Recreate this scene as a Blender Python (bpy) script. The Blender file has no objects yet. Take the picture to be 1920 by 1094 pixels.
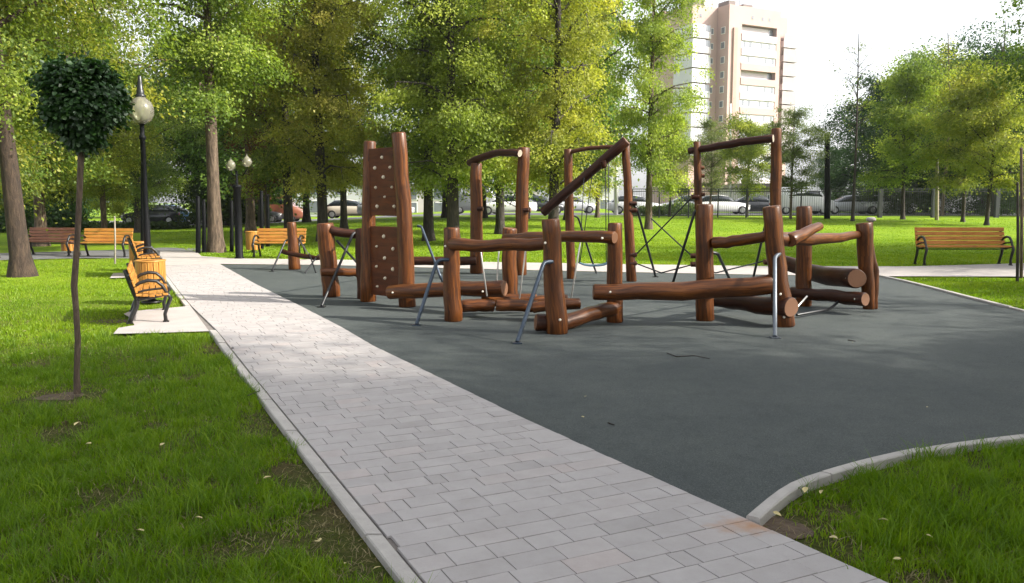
import bpy, bmesh, math, random
import numpy as np
from mathutils import Vector, Matrix

sc = bpy.context.scene
COL = sc.collection
R = math.radians

# ------------------------------------------------------------------ camera, world, sun, exposure
FPX, CX, CY, HZ, H = 1550.0, 960.0, 547.0, 380.0, 1.6
PITCH = math.atan((CY - HZ) / FPX)
cam = bpy.data.cameras.new("Camera")
cam.sensor_width = 36.0
cam.lens = 36.0 * FPX / 1920.0
cam.clip_start, cam.clip_end = 0.1, 3000
cam_o = bpy.data.objects.new("Camera", cam)
cam_o.location = (0, 0, H)
cam_o.rotation_euler = (R(90) - PITCH, 0, 0)
COL.objects.link(cam_o)
sc.camera = cam_o

SUN_EL, SUN_AZ = 35.0, 103.0          # azimuth clockwise from the view direction (+Y)
sun_dir = Vector((math.sin(R(SUN_AZ)) * math.cos(R(SUN_EL)), math.cos(R(SUN_AZ)) * math.cos(R(SUN_EL)), math.sin(R(SUN_EL))))
wd = bpy.data.worlds.new("World")
sc.world = wd
wd.use_nodes = True
nt = wd.node_tree
bg = nt.nodes["Background"]
sky = nt.nodes.new("ShaderNodeTexSky")
sky.sky_type = 'NISHITA'
sky.sun_disc = False
sky.sun_elevation = R(SUN_EL)
sky.sun_rotation = R(SUN_AZ)
sky.air_density, sky.dust_density, sky.ozone_density = 1.0, 3.0, 1.0
hs = nt.nodes.new("ShaderNodeHueSaturation")
hs.inputs['Saturation'].default_value = 0.22
nt.links.new(sky.outputs[0], hs.inputs['Color'])
nt.links.new(hs.outputs[0], bg.inputs[0])
bg.inputs[1].default_value = 0.142
sl = bpy.data.lights.new("Sun", 'SUN')
sl.energy = 3.4
sl.angle = R(0.6)
sl.color = (1.0, 0.94, 0.83)
so = bpy.data.objects.new("Sun", sl)
so.rotation_euler = (-sun_dir).to_track_quat('-Z', 'Y').to_euler()
so.location = (20, 10, 30)
COL.objects.link(so)
vs = sc.view_settings
vs.view_transform = 'Standard'
vs.look = 'None'
vs.gamma = 1
vs.use_curve_mapping = False
vs.exposure = 1.42
cy = sc.cycles
cy.max_bounces, cy.diffuse_bounces, cy.glossy_bounces, cy.transmission_bounces, cy.transparent_max_bounces = 7, 3, 3, 5, 8
cy.use_adaptive_sampling = True
cy.adaptive_threshold = 0.015
cy.caustics_reflective = cy.caustics_refractive = False
try:
    cy.use_denoising = True
    cy.denoiser = 'OPENIMAGEDENOISE'
except Exception:
    pass

# ------------------------------------------------------------------ picture <-> place
FW = np.array([0, math.cos(PITCH), -math.sin(PITCH)])
UP = np.array([0, math.sin(PITCH), math.cos(PITCH)])


def ray(px, py):
    return FW + np.array([1.0, 0, 0]) * ((px - CX) / FPX) + UP * ((CY - py) / FPX)


def G(px, py, z=0.0):
    d = ray(px, py)
    t = (z - H) / d[2]
    return np.array([0, 0, H]) + d * t


def W(px, py, Y):
    d = ray(px, py)
    return np.array([0, 0, H]) + d * (Y / d[1])


def pxm(Y):
    return Y / FPX


def smooth(t):
    t = np.clip(t, 0, 1)
    return t * t * (3 - 2 * t)


def terr(x, y):
    """height of the terrain: a lawn that swells gently beyond the playground"""
    x = np.asarray(x, float)
    y = np.asarray(y, float)
    return 0.72 * smooth((y - 25.0) / 30.0) * smooth((x + 24.0) / 22.0) - 0.045


def hash2(ix, iy, seed):
    v = np.sin(ix * 127.1 + iy * 311.7 + seed * 74.7) * 43758.5453
    return v - np.floor(v)


def vnoise(x, y, seed=0):
    ix, iy = np.floor(x), np.floor(y)
    fx, fy = x - ix, y - iy
    fx, fy = fx * fx * (3 - 2 * fx), fy * fy * (3 - 2 * fy)
    a, b = hash2(ix, iy, seed), hash2(ix + 1, iy, seed)
    c, d = hash2(ix, iy + 1, seed), hash2(ix + 1, iy + 1, seed)
    return (a * (1 - fx) + b * fx) * (1 - fy) + (c * (1 - fx) + d * fx) * fy


def in_poly(x, y, poly):
    res = np.zeros(len(x), bool)
    n = len(poly)
    for i in range(n):
        x0, y0 = poly[i][:2]
        x1, y1 = poly[(i + 1) % n][:2]
        c = (y0 > y) != (y1 > y)
        xi = (x1 - x0) * (y - y0) / ((y1 - y0) if y1 != y0 else 1e-9) + x0
        res ^= c & (x < xi)
    return res


# ------------------------------------------------------------------ objects, labels
def tag(o, label=None, cat=None, group=None, kind=None):
    if label:
        o['label'] = label
    if cat:
        o['category'] = cat
    if group:
        o['group'] = group
    if kind:
        o['kind'] = kind
    return o


def empty(name, loc=(0, 0, 0), rz=0.0, label=None, cat=None, group=None):
    o = bpy.data.objects.new(name, None)
    o.empty_display_size = 0.2
    o.location = loc
    o.rotation_euler = (0, 0, rz)
    COL.objects.link(o)
    return tag(o, label, cat, group)


def link_mesh(name, me, parent=None, mats=()):
    o = bpy.data.objects.new(name, me)
    for m in mats:
        me.materials.append(m)
    COL.objects.link(o)
    if parent is not None:
        o.parent = parent
    return o


def copy_tree(o, parent=None):
    c = o.copy()
    COL.objects.link(c)
    if parent is not None:
        c.parent = parent
    for ch in list(o.children):
        copy_tree(ch, c)
    return c


class MB:
    """collects shapes of ONE part into one mesh"""

    def __init__(s, org=(0, 0, 0)):
        s.v, s.f, s.uv, s.m, s.sm = [], [], [], [], []
        s.org = np.array(org, float)

    def face(s, idx, uv=None, m=0, sm=False):
        s.f.append(tuple(idx))
        s.uv.append(uv if uv is not None else [(0, 0)] * len(idx))
        s.m.append(m)
        s.sm.append(sm)

    def box(s, c, size, ax=None, m=0, bev=0.0):
        """box at centre c; ax: 3x3 rows = local axes"""
        c = np.array(c, float) - s.org
        ax = np.eye(3) if ax is None else np.array(ax, float)
        h = np.array(size, float) / 2
        b = min(bev, min(h) * 0.9)
        n0 = len(s.v)
        if b <= 0:
            for sx in (-1, 1):
                for sy in (-1, 1):
                    for sz in (-1, 1):
                        s.v.append(c + ax[0] * h[0] * sx + ax[1] * h[1] * sy + ax[2] * h[2] * sz)
            q = [(0, 1, 3, 2), (4, 6, 7, 5), (0, 4, 5, 1), (2, 3, 7, 6), (0, 2, 6, 4), (1, 5, 7, 3)]
            for a in q:
                uvs = []
                for k in a:
                    d = s.v[n0 + k] - c
                    l = (d @ ax[0], d @ ax[1], d @ ax[2])
                    uvs.append((l[1] + l[2], l[0]))
                s.face([n0 + k for k in a], uvs, m)
            return
        bm = bmesh.new()
        bmesh.ops.create_cube(bm, size=1.0)
        for v in bm.verts:
            v.co = Vector((v.co.x * h[0] * 2, v.co.y * h[1] * 2, v.co.z * h[2] * 2))
        bmesh.ops.bevel(bm, geom=bm.edges[:], offset=b, segments=2, affect='EDGES', profile=0.5)
        bm.verts.index_update()
        loc = []
        for v in bm.verts:
            l = np.array(v.co)
            loc.append(l)
            s.v.append(c + ax[0] * l[0] + ax[1] * l[1] + ax[2] * l[2])
        for f in bm.faces:
            ids = [v.index for v in f.verts]
            s.face([n0 + k for k in ids], [(loc[k][1] + loc[k][2], loc[k][0]) for k in ids], m, False)
        bm.free()

    def tube(s, pts, rad, n=10, m=0, cap=1, mcap=None, rough=0.0, seed=0, rnd=0.25, squash=None):
        """swept tube through pts with radii; rounded shoulders; mcap = material of the ends"""
        pts = [np.array(p, float) - s.org for p in pts]
        rad = list(rad) if hasattr(rad, '__len__') else [rad] * len(pts)
        rg = random.Random(seed * 131 + 7)
        if cap and rnd > 0:
            d0 = pts[1] - pts[0]
            d0 = d0 / np.linalg.norm(d0)
            d1 = pts[-1] - pts[-2]
            d1 = d1 / np.linalg.norm(d1)
            e0, e1 = rad[0] * rnd, rad[-1] * rnd
            pts = [pts[0], pts[0] + d0 * e0] + pts[1:-1] + [pts[-1] - d1 * e1, pts[-1]]
            rad = [rad[0] * (1 - rnd * 0.55), rad[0]] + rad[1:-1] + [rad[-1], rad[-1] * (1 - rnd * 0.55)]
        n0 = len(s.v)
        L = 0.0
        ref = None
        rings = []
        ph = [rg.uniform(0, 6.28) for _ in range(6)]
        for i, p in enumerate(pts):
            if i == 0:
                t = pts[1] - pts[0]
            elif i == len(pts) - 1:
                t = pts[-1] - pts[-2]
            else:
                t = pts[i + 1] - pts[i - 1]
            t = t / (np.linalg.norm(t) + 1e-12)
            if ref is None:
                ref = np.array([0, 0, 1.0]) if abs(t[2]) < 0.9 else np.array([1.0, 0, 0])
            a = np.cross(t, ref)
            a = a / (np.linalg.norm(a) + 1e-12)
            b = np.cross(a, t)
            ref = b
            if i:
                L += np.linalg.norm(p - pts[i - 1])
            ring = []
            for k in range(n):
                an = 2 * math.pi * k / n
                rr = rad[i]
                if rough:
                    rr *= 1 + rough * (math.sin(2 * an + ph[0] + L * 1.7) * 0.5 + math.sin(3 * an + ph[1] - L * 2.3) * 0.35 + math.sin(L * 4.1 + ph[2]) * 0.4 + math.sin(an + L * 7 + ph[3]) * 0.25)
                ca, sa = math.cos(an), math.sin(an)
                if squash:
                    ca *= squash
                s.v.append(p + a * ca * rr + b * sa * rr)
                ring.append(n0 + i * n + k)
            rings.append((ring, L))
        for i in range(len(rings) - 1):
            r0, l0 = rings[i]
            r1, l1 = rings[i + 1]
            c0 = 2 * math.pi * max(rad[min(i + 1, len(rad) - 1)], 1e-4) / n
            for k in range(n):
                k2 = (k + 1) % n
                s.face((r0[k], r0[k2], r1[k2], r1[k]), [(k * c0, l0), ((k + 1) * c0, l0), ((k + 1) * c0, l1), (k * c0, l1)], m, True)
        if cap:
            mc = m if mcap is None else mcap
            for ring, rr, flip in ((rings[0][0], rad[0], True), (rings[-1][0], rad[-1], False)):
                ids = ring[::-1] if flip else ring
                uv = [(math.cos(2 * math.pi * k / n) * rr, math.sin(2 * math.pi * k / n) * rr) for k in range(n)]
                s.face(ids, uv[::-1] if flip else uv, mc, False)

    def lathe(s, c, prof, n=20, m=0):
        """prof: list of (r, z)"""
        c = np.array(c, float) - s.org
        n0 = len(s.v)
        for r_, z_ in prof:
            for k in range(n):
                a = 2 * math.pi * k / n
                s.v.append(c + np.array([math.cos(a) * r_, math.sin(a) * r_, z_]))
        for i in range(len(prof) - 1):
            for k in range(n):
                k2 = (k + 1) % n
                s.face((n0 + i * n + k, n0 + i * n + k2, n0 + (i + 1) * n + k2, n0 + (i + 1) * n + k), None, m, True)

    def poly(s, pts, m=0, up=True):
        n0 = len(s.v)
        for p in pts:
            s.v.append(np.array(p, float) - s.org)
        s.face(range(n0, n0 + len(pts)), [(p[0], p[1]) for p in pts], m)

    def build(s, name, mats, parent=None, tri=False):
        me = bpy.data.meshes.new(name)
        me.from_pydata([tuple(p) for p in s.v], [], s.f)
        if not isinstance(mats, (list, tuple)):
            mats = [mats]
        for m in mats:
            me.materials.append(m)
        me.polygons.foreach_set('material_index', s.m)
        me.polygons.foreach_set('use_smooth', s.sm)
        uvl = me.uv_layers.new(name='UVMap')
        flat = [c for f in s.uv for p in f for c in p]
        uvl.data.foreach_set('uv', flat)
        me.update()
        if tri:
            bm = bmesh.new()
            bm.from_mesh(me)
            bmesh.ops.triangulate(bm, faces=bm.faces[:])
            bm.to_mesh(me)
            bm.free()
        o = bpy.data.objects.new(name, me)
        COL.objects.link(o)
        if parent is not None:
            o.parent = parent
            if any(abs(x) > 0 for x in s.org):
                o.location = (0, 0, 0)
        return o


def fast_mesh(name, V, loops, starts, totals, attr=None, attr_name='tint', smooth_on=False):
    me = bpy.data.meshes.new(name)
    me.vertices.add(len(V))
    me.vertices.foreach_set('co', np.ascontiguousarray(V, dtype=np.float32).ravel())
    me.loops.add(len(loops))
    me.loops.foreach_set('vertex_index', np.ascontiguousarray(loops, dtype=np.int32))
    me.polygons.add(len(starts))
    me.polygons.foreach_set('loop_start', np.ascontiguousarray(starts, dtype=np.int32))
    try:
        me.polygons.foreach_set('loop_total', np.ascontiguousarray(totals, dtype=np.int32))
    except Exception:
        pass
    if attr is not None:
        a = me.attributes.new(attr_name, 'FLOAT', 'FACE')
        a.data.foreach_set('value', np.ascontiguousarray(attr, dtype=np.float32))
    if smooth_on:
        me.polygons.foreach_set('use_smooth', np.ones(len(starts), dtype=bool))
    me.update(calc_edges=True)
    return me


# ------------------------------------------------------------------ materials
def mat(name):
    m = bpy.data.materials.new(name)
    m.use_nodes = True
    n = m.node_tree
    for x in list(n.nodes):
        n.nodes.remove(x)
    out = n.nodes.new('ShaderNodeOutputMaterial')
    return m, n, out


def N(n, typ, **kw):
    x = n.nodes.new('ShaderNode' + typ)
    for k, v in kw.items():
        if k.startswith('_'):
            setattr(x, k[1:], v)
        else:
            x.inputs[k.replace('__', ' ')].default_value = v
    return x


def ramp(n, stops):
    r = n.nodes.new('ShaderNodeValToRGB')
    e = r.color_ramp.elements
    while len(e) < len(stops):
        e.new(0.5)
    for i, (p, c) in enumerate(stops):
        e[i].position = p
        e[i].color = (*c, 1) if len(c) == 3 else c
    return r


def plain(name, col, rough=0.6, metal=0.0, noise=0.0, nscale=8.0, bump=0.0, bscale=40.0, spec=0.5, coat=0.0):
    m, n, out = mat(name)
    p = N(n, 'BsdfPrincipled', Roughness=rough, Metallic=metal)
    p.inputs['Specular IOR Level'].default_value = spec
    p.inputs['Coat Weight'].default_value = coat
    p.inputs['Base Color'].default_value = (*col, 1)
    geo = N(n, 'TexCoord')
    if noise:
        t = N(n, 'TexNoise', Scale=nscale, Detail=5.0, Roughness=0.6)
        n.links.new(geo.outputs['Object'], t.inputs['Vector'])
        rp = ramp(n, [(0.25, tuple(c * (1 - noise) for c in col)), (0.75, tuple(min(1, c * (1 + noise)) for c in col))])
        n.links.new(t.outputs['Fac'], rp.inputs[0])
        n.links.new(rp.outputs[0], p.inputs['Base Color'])
    if bump:
        t2 = N(n, 'TexNoise', Scale=bscale, Detail=4.0)
        n.links.new(geo.outputs['Object'], t2.inputs['Vector'])
        b = N(n, 'Bump', Strength=bump, Distance=0.02)
        n.links.new(t2.outputs['Fac'], b.inputs['Height'])
        n.links.new(b.outputs[0], p.inputs['Normal'])
    n.links.new(p.outputs[0], out.inputs[0])
    return m


def wood(name, dark, mid, light, rough=0.38, sc_u=26.0, sc_v=1.6, coat=0.15, knots=0.5, spec=0.4, crack=0.7):
    m, n, out = mat(name)
    p = N(n, 'BsdfPrincipled', Roughness=rough)
    p.inputs['Specular IOR Level'].default_value = spec
    p.inputs['Coat Weight'].default_value = coat
    p.inputs['Coat Roughness'].default_value = 0.25
    uv = N(n, 'TexCoord')
    mp = N(n, 'Mapping')
    mp.inputs['Scale'].default_value = (sc_u, sc_v, 1)
    n.links.new(uv.outputs['UV'], mp.inputs['Vector'])
    oi = N(n, 'ObjectInfo')
    add = N(n, 'VectorMath', _operation='ADD')
    n.links.new(mp.outputs[0], add.inputs[0])
    mul = N(n, 'VectorMath', _operation='SCALE')
    mul.inputs[0].default_value = (7, 31, 11)
    n.links.new(oi.outputs['Random'], mul.inputs['Scale'])
    n.links.new(mul.outputs[0], add.inputs[1])
    t = N(n, 'TexNoise', Scale=1.0, Detail=6.0, Roughness=0.65, Distortion=0.6)
    n.links.new(add.outputs[0], t.inputs['Vector'])
    rp = ramp(n, [(0.3, dark), (0.5, mid), (0.72, light)])
    n.links.new(t.outputs['Fac'], rp.inputs[0])
    t3 = N(n, 'TexNoise', Scale=3.0, Detail=3.0)
    n.links.new(uv.outputs['UV'], t3.inputs['Vector'])
    rk = ramp(n, [(0.60, (1, 1, 1)), (0.78, (1 - knots, 1 - knots, 1 - knots))])
    n.links.new(t3.outputs['Fac'], rk.inputs[0])
    mx = N(n, 'Mix', _data_type='RGBA', _blend_type='MULTIPLY')
    mx.inputs[0].default_value = 1
    n.links.new(rp.outputs[0], mx.inputs[6])
    n.links.new(rk.outputs[0], mx.inputs[7])
    n.links.new(mx.outputs[2], p.inputs['Base Color'])
    # drying cracks along the grain
    mpc = N(n, 'Mapping')
    mpc.inputs['Scale'].default_value = (sc_u * 1.3, sc_v * 0.45, 1)
    n.links.new(uv.outputs['UV'], mpc.inputs['Vector'])
    adc = N(n, 'VectorMath', _operation='ADD')
    n.links.new(mpc.outputs[0], adc.inputs[0])
    n.links.new(mul.outputs[0], adc.inputs[1])
    tcr = N(n, 'TexNoise', Scale=0.9, Detail=2.0, Distortion=0.4)
    n.links.new(adc.outputs[0], tcr.inputs['Vector'])
    rc = ramp(n, [(0.485, (1, 1, 1)), (0.498, (.22, .2, .2)), (0.511, (1, 1, 1))])
    n.links.new(tcr.outputs['Fac'], rc.inputs[0])
    mc = N(n, 'Mix', _data_type='RGBA', _blend_type='MULTIPLY')
    mc.inputs[0].default_value = crack
    n.links.new(mx.outputs[2], mc.inputs[6])
    n.links.new(rc.outputs[0], mc.inputs[7])
    n.links.new(mc.outputs[2], p.inputs['Base Color'])
    b = N(n, 'Bump', Strength=0.35, Distance=0.01)
    n.links.new(t.outputs['Fac'], b.inputs['Height'])
    n.links.new(b.outputs[0], p.inputs['Normal'])
    rr = N(n, 'MapRange')
    rr.inputs['To Min'].default_value = rough - 0.1
    rr.inputs['To Max'].default_value = rough + 0.2
    n.links.new(t3.outputs['Fac'], rr.inputs['Value'])
    n.links.new(rr.outputs[0], p.inputs['Roughness'])
    n.links.new(p.outputs[0], out.inputs[0])
    return m


def endgrain(name, c0, c1):
    m, n, out = mat(name)
    p = N(n, 'BsdfPrincipled', Roughness=0.6)
    uv = N(n, 'TexCoord')
    w = N(n, 'TexWave', Scale=22.0, Distortion=2.5, Detail=2.0)
    w.wave_type = 'RINGS'
    w.rings_direction = 'Z'
    n.links.new(uv.outputs['UV'], w.inputs['Vector'])
    rp = ramp(n, [(0.2, c0), (0.8, c1)])
    n.links.new(w.outputs['Fac'], rp.inputs[0])
    n.links.new(rp.outputs[0], p.inputs['Base Color'])
    n.links.new(p.outputs[0], out.inputs[0])
    return m


def leaf_mat(name, dark, mid, light, trans=0.5, gloss=0.015, hue=0.03):
    m, n, out = mat(name)
    at = N(n, 'Attribute')
    at.attribute_name = 'tint'
    rp = ramp(n, [(0.0, dark), (0.5, mid), (1.0, light)])
    n.links.new(at.outputs['Fac'], rp.inputs[0])
    oi = N(n, 'ObjectInfo')
    h = N(n, 'HueSaturation')
    mr = N(n, 'MapRange')
    mr.inputs['To Min'].default_value = 0.5 - hue
    mr.inputs['To Max'].default_value = 0.5 + hue * 0.6
    n.links.new(oi.outputs['Random'], mr.inputs['Value'])
    n.links.new(mr.outputs[0], h.inputs['Hue'])
    n.links.new(rp.outputs[0], h.inputs['Color'])
    d = N(n, 'BsdfDiffuse')
    t = N(n, 'BsdfTranslucent')
    g = N(n, 'BsdfGlossy', Roughness=0.5)
    g.inputs['Color'].default_value = (0.9, 0.95, 0.9, 1)
    n.links.new(h.outputs[0], d.inputs['Color'])
    tc = N(n, 'Mix', _data_type='RGBA', _blend_type='MULTIPLY')
    tc.inputs[0].default_value = 1.0
    tc.inputs[7].default_value = (1.35, 1.40, 0.70, 1)
    n.links.new(h.outputs[0], tc.inputs[6])
    n.links.new(tc.outputs[2], t.inputs['Color'])
    a = N(n, 'MixShader', Fac=trans)
    n.links.new(d.outputs[0], a.inputs[1])
    n.links.new(t.outputs[0], a.inputs[2])
    b = N(n, 'MixShader', Fac=gloss)
    n.links.new(a.outputs[0], b.inputs[1])
    n.links.new(g.outputs[0], b.inputs[2])
    n.links.new(b.outputs[0], out.inputs[0])
    return m


M = {}
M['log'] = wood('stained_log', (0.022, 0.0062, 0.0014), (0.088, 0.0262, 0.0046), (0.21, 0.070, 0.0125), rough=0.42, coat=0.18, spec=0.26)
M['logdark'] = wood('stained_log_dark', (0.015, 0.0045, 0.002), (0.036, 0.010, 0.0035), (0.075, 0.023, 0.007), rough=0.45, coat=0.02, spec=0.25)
M['logend'] = endgrain('log_end', (0.10, 0.042, 0.018), (0.21, 0.095, 0.045))
M['logpale'] = endgrain('log_end_pale', (0.30, 0.24, 0.18), (0.42, 0.35, 0.27))
M['panel'] = wood('stained_panel', (0.040, 0.0095, 0.002), (0.074, 0.0185, 0.0038), (0.11, 0.029, 0.006), rough=0.5, coat=0.05, spec=0.2, sc_u=10, knots=0.25)
M['slat'] = wood('varnished_slat', (0.30, 0.12, 0.022), (0.46, 0.20, 0.035), (0.58, 0.29, 0.07), rough=0.35, sc_u=30, coat=0.3, knots=0.3)
M['slatbrown'] = wood('weathered_slat', (0.28, 0.095, 0.016), (0.46, 0.17, 0.03), (0.56, 0.25, 0.06), rough=0.42, sc_u=36, sc_v=2.2, coat=0.15, knots=0.55)
M['slatred'] = wood('reddish_slat', (0.09, 0.035, 0.02), (0.15, 0.06, 0.035), (0.22, 0.10, 0.06), rough=0.5)
M['iron'] = plain('black_iron', (0.012, 0.011, 0.011), rough=0.38, noise=0.3, nscale=30)
M['brace'] = plain('grey_painted_steel', (0.055, 0.075, 0.105), rough=0.33, metal=0.35, noise=0.25, nscale=25)
M['bracelight'] = plain('pale_painted_steel', (0.17, 0.19, 0.22), rough=0.3, metal=0.4)
M['braceblack'] = plain('black_painted_steel', (0.016, 0.017, 0.02), rough=0.38, metal=0.2)
M['zinc'] = plain('galvanised_steel', (0.55, 0.55, 0.53), rough=0.35, metal=0.7)
M['bolt'] = plain('bolt_cap', (0.72, 0.68, 0.58), rough=0.4)
M['hold'] = plain('climbing_hold', (0.70, 0.62, 0.46), rough=0.6, noise=0.12, nscale=20)
M['rope'] = plain('rope', (0.03, 0.035, 0.035), rough=0.9, bump=0.5, bscale=200)
M['seatblue'] = plain('swing_seat', (0.06, 0.12, 0.17), rough=0.5)
M['lamp'] = plain('lamp_black', (0.012, 0.013, 0.015), rough=0.35)
M['lampgrey'] = plain('lamp_dark_grey', (0.0045, 0.005, 0.006), rough=0.6, spec=0.12)
M['stake'] = plain('pale_stake', (0.30, 0.25, 0.19), rough=0.8, noise=0.25, nscale=6)
M['concrete'] = plain('kerb_concrete', (0.39, 0.365, 0.34), rough=0.85, noise=0.16, nscale=7, bump=0.25, bscale=90)
M['fencepaint'] = plain('fence_paint', (0.03, 0.033, 0.036), rough=0.5)
M['soilpatch'] = plain('bare_soil', (0.085, 0.058, 0.036), rough=0.95, noise=0.45, nscale=9, bump=0.8, bscale=30)
M['sand'] = plain('joint_sand', (0.17, 0.15, 0.135), rough=0.95, noise=0.3, nscale=14)
M['leafpale'] = plain('fallen_leaf', (0.50, 0.42, 0.20), rough=0.7, noise=0.3, nscale=20)

LEAF = {
    'elm': leaf_mat('leaf_elm', (0.088, 0.133, 0.025), (0.204, 0.259, 0.040), (0.390, 0.411, 0.075)),
    'green': leaf_mat('leaf_green', (0.058, 0.106, 0.025), (0.126, 0.205, 0.035), (0.234, 0.321, 0.067)),
    'yellow': leaf_mat('leaf_yellow_green', (0.146, 0.187, 0.030), (0.292, 0.329, 0.051), (0.506, 0.498, 0.107)),
    'dark': leaf_mat('leaf_dark', (0.017, 0.043, 0.010), (0.036, 0.080, 0.017), (0.065, 0.123, 0.026), trans=0.3),
    'ball': leaf_mat('leaf_catalpa', (0.010, 0.036, 0.006), (0.02, 0.062, 0.010), (0.05, 0.125, 0.02), trans=0.3, gloss=0.05, hue=0.0),
    'grey': leaf_mat('leaf_grey_green', (0.072, 0.109, 0.043), (0.131, 0.181, 0.065), (0.217, 0.261, 0.102)),
    'russet': leaf_mat('leaf_russet', (0.087, 0.041, 0.017), (0.145, 0.072, 0.029), (0.232, 0.116, 0.051)),
    'grass': leaf_mat('blade_grass', (0.080, 0.158, 0.003), (0.15, 0.255, 0.005), (0.26, 0.34, 0.016), trans=0.45, gloss=0.02, hue=0.0),
    'straw': leaf_mat('blade_straw', (0.10, 0.085, 0.04), (0.18, 0.15, 0.075), (0.30, 0.25, 0.14), trans=0.2, hue=0.0),
}


def bark(name, c0, c1, c2, sx=9.0, sz=2.0):
    m, n, out = mat(name)
    p = N(n, 'BsdfPrincipled', Roughness=0.9)
    tc = N(n, 'TexCoord')
    mp = N(n, 'Mapping')
    mp.inputs['Scale'].default_value = (sx, sx, sz)
    n.links.new(tc.outputs['Object'], mp.inputs['Vector'])
    t = N(n, 'TexNoise', Scale=1.5, Detail=7.0, Roughness=0.7, Distortion=0.4)
    n.links.new(mp.outputs[0], t.inputs['Vector'])
    rp = ramp(n, [(0.32, c0), (0.5, c1), (0.7, c2)])
    n.links.new(t.outputs['Fac'], rp.inputs[0])
    n.links.new(rp.outputs[0], p.inputs['Base Color'])
    b = N(n, 'Bump', Strength=0.9, Distance=0.05)
    n.links.new(t.outputs['Fac'], b.inputs['Height'])
    n.links.new(b.outputs[0], p.inputs['Normal'])
    n.links.new(p.outputs[0], out.inputs[0])
    return m


M['bark'] = bark('bark_brown', (0.03, 0.021, 0.014), (0.09, 0.062, 0.042), (0.19, 0.135, 0.095))
M['barkold'] = bark('bark_old_brown', (0.014, 0.009, 0.006), (0.040, 0.025, 0.016), (0.09, 0.058, 0.037))
M['barkdark'] = bark('bark_dark', (0.012, 0.010, 0.008), (0.035, 0.027, 0.021), (0.075, 0.06, 0.047))
M['barkpale'] = bark('bark_pale', (0.14, 0.12, 0.095), (0.28, 0.245, 0.20), (0.42, 0.38, 0.32))


def ground_mat():
    m, n, out = mat('lawn_ground')
    p = N(n, 'BsdfPrincipled', Roughness=0.95)
    p.inputs['Specular IOR Level'].default_value = 0.15
    g = N(n, 'NewGeometry')
    t = N(n, 'TexNoise', Scale=1.3, Detail=8.0, Roughness=0.7)
    n.links.new(g.outputs['Position'], t.inputs['Vector'])
    soil = ramp(n, [(0.30, (0.040, 0.065, 0.006)), (0.50, (0.060, 0.070, 0.014)), (0.66, (0.085, 0.065, 0.030)), (0.85, (0.06, 0.042, 0.024))])
    n.links.new(t.outputs['Fac'], soil.inputs[0])
    t2 = N(n, 'TexNoise', Scale=0.35, Detail=9.0, Roughness=0.65)
    n.links.new(g.outputs['Position'], t2.inputs['Vector'])
    gr = ramp(n, [(0.28, (0.10, 0.19, 0.006)), (0.5, (0.155, 0.255, 0.008)), (0.75, (0.22, 0.30, 0.016))])
    n.links.new(t2.outputs['Fac'], gr.inputs[0])
    sp = N(n, 'SeparateXYZ')
    n.links.new(g.outputs['Position'], sp.inputs[0])
    mr = N(n, 'MapRange')
    mr.inputs['From Min'].default_value = 9.0
    mr.inputs['From Max'].default_value = 17.0
    n.links.new(sp.outputs['Y'], mr.inputs['Value'])
    mx = N(n, 'Mix', _data_type='RGBA')
    n.links.new(mr.outputs[0], mx.inputs[0])
    n.links.new(soil.outputs[0], mx.inputs[6])
    n.links.new(gr.outputs[0], mx.inputs[7])
    # worn strip towards the fence and the road
    n.links.new(mx.outputs[2], p.inputs['Base Color'])
    t7 = N(n, 'TexNoise', Scale=38.0, Detail=6.0, Roughness=0.8)
    n.links.new(g.outputs['Position'], t7.inputs['Vector'])
    r7 = ramp(n, [(0.3, (.45, .42, .4)), (0.5, (1, 1, 1)), (0.72, (1.7, 1.55, 1.35))])
    n.links.new(t7.outputs['Fac'], r7.inputs[0])
    m7 = N(n, 'Mix', _data_type='RGBA', _blend_type='MULTIPLY')
    m7.inputs[0].default_value = 1
    n.links.new(mx.outputs[2], m7.inputs[6])
    n.links.new(r7.outputs[0], m7.inputs[7])
    n.links.new(m7.outputs[2], p.inputs['Base Color'])
    t3 = N(n, 'TexNoise', Scale=14.0, Detail=6.0, Roughness=0.75)
    n.links.new(g.outputs['Position'], t3.inputs['Vector'])
    b = N(n, 'Bump', Strength=0.9, Distance=0.05)
    n.links.new(t3.outputs['Fac'], b.inputs['Height'])
    n.links.new(b.outputs[0], p.inputs['Normal'])
    n.links.new(p.outputs[0], out.inputs[0])
    return m


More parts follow.
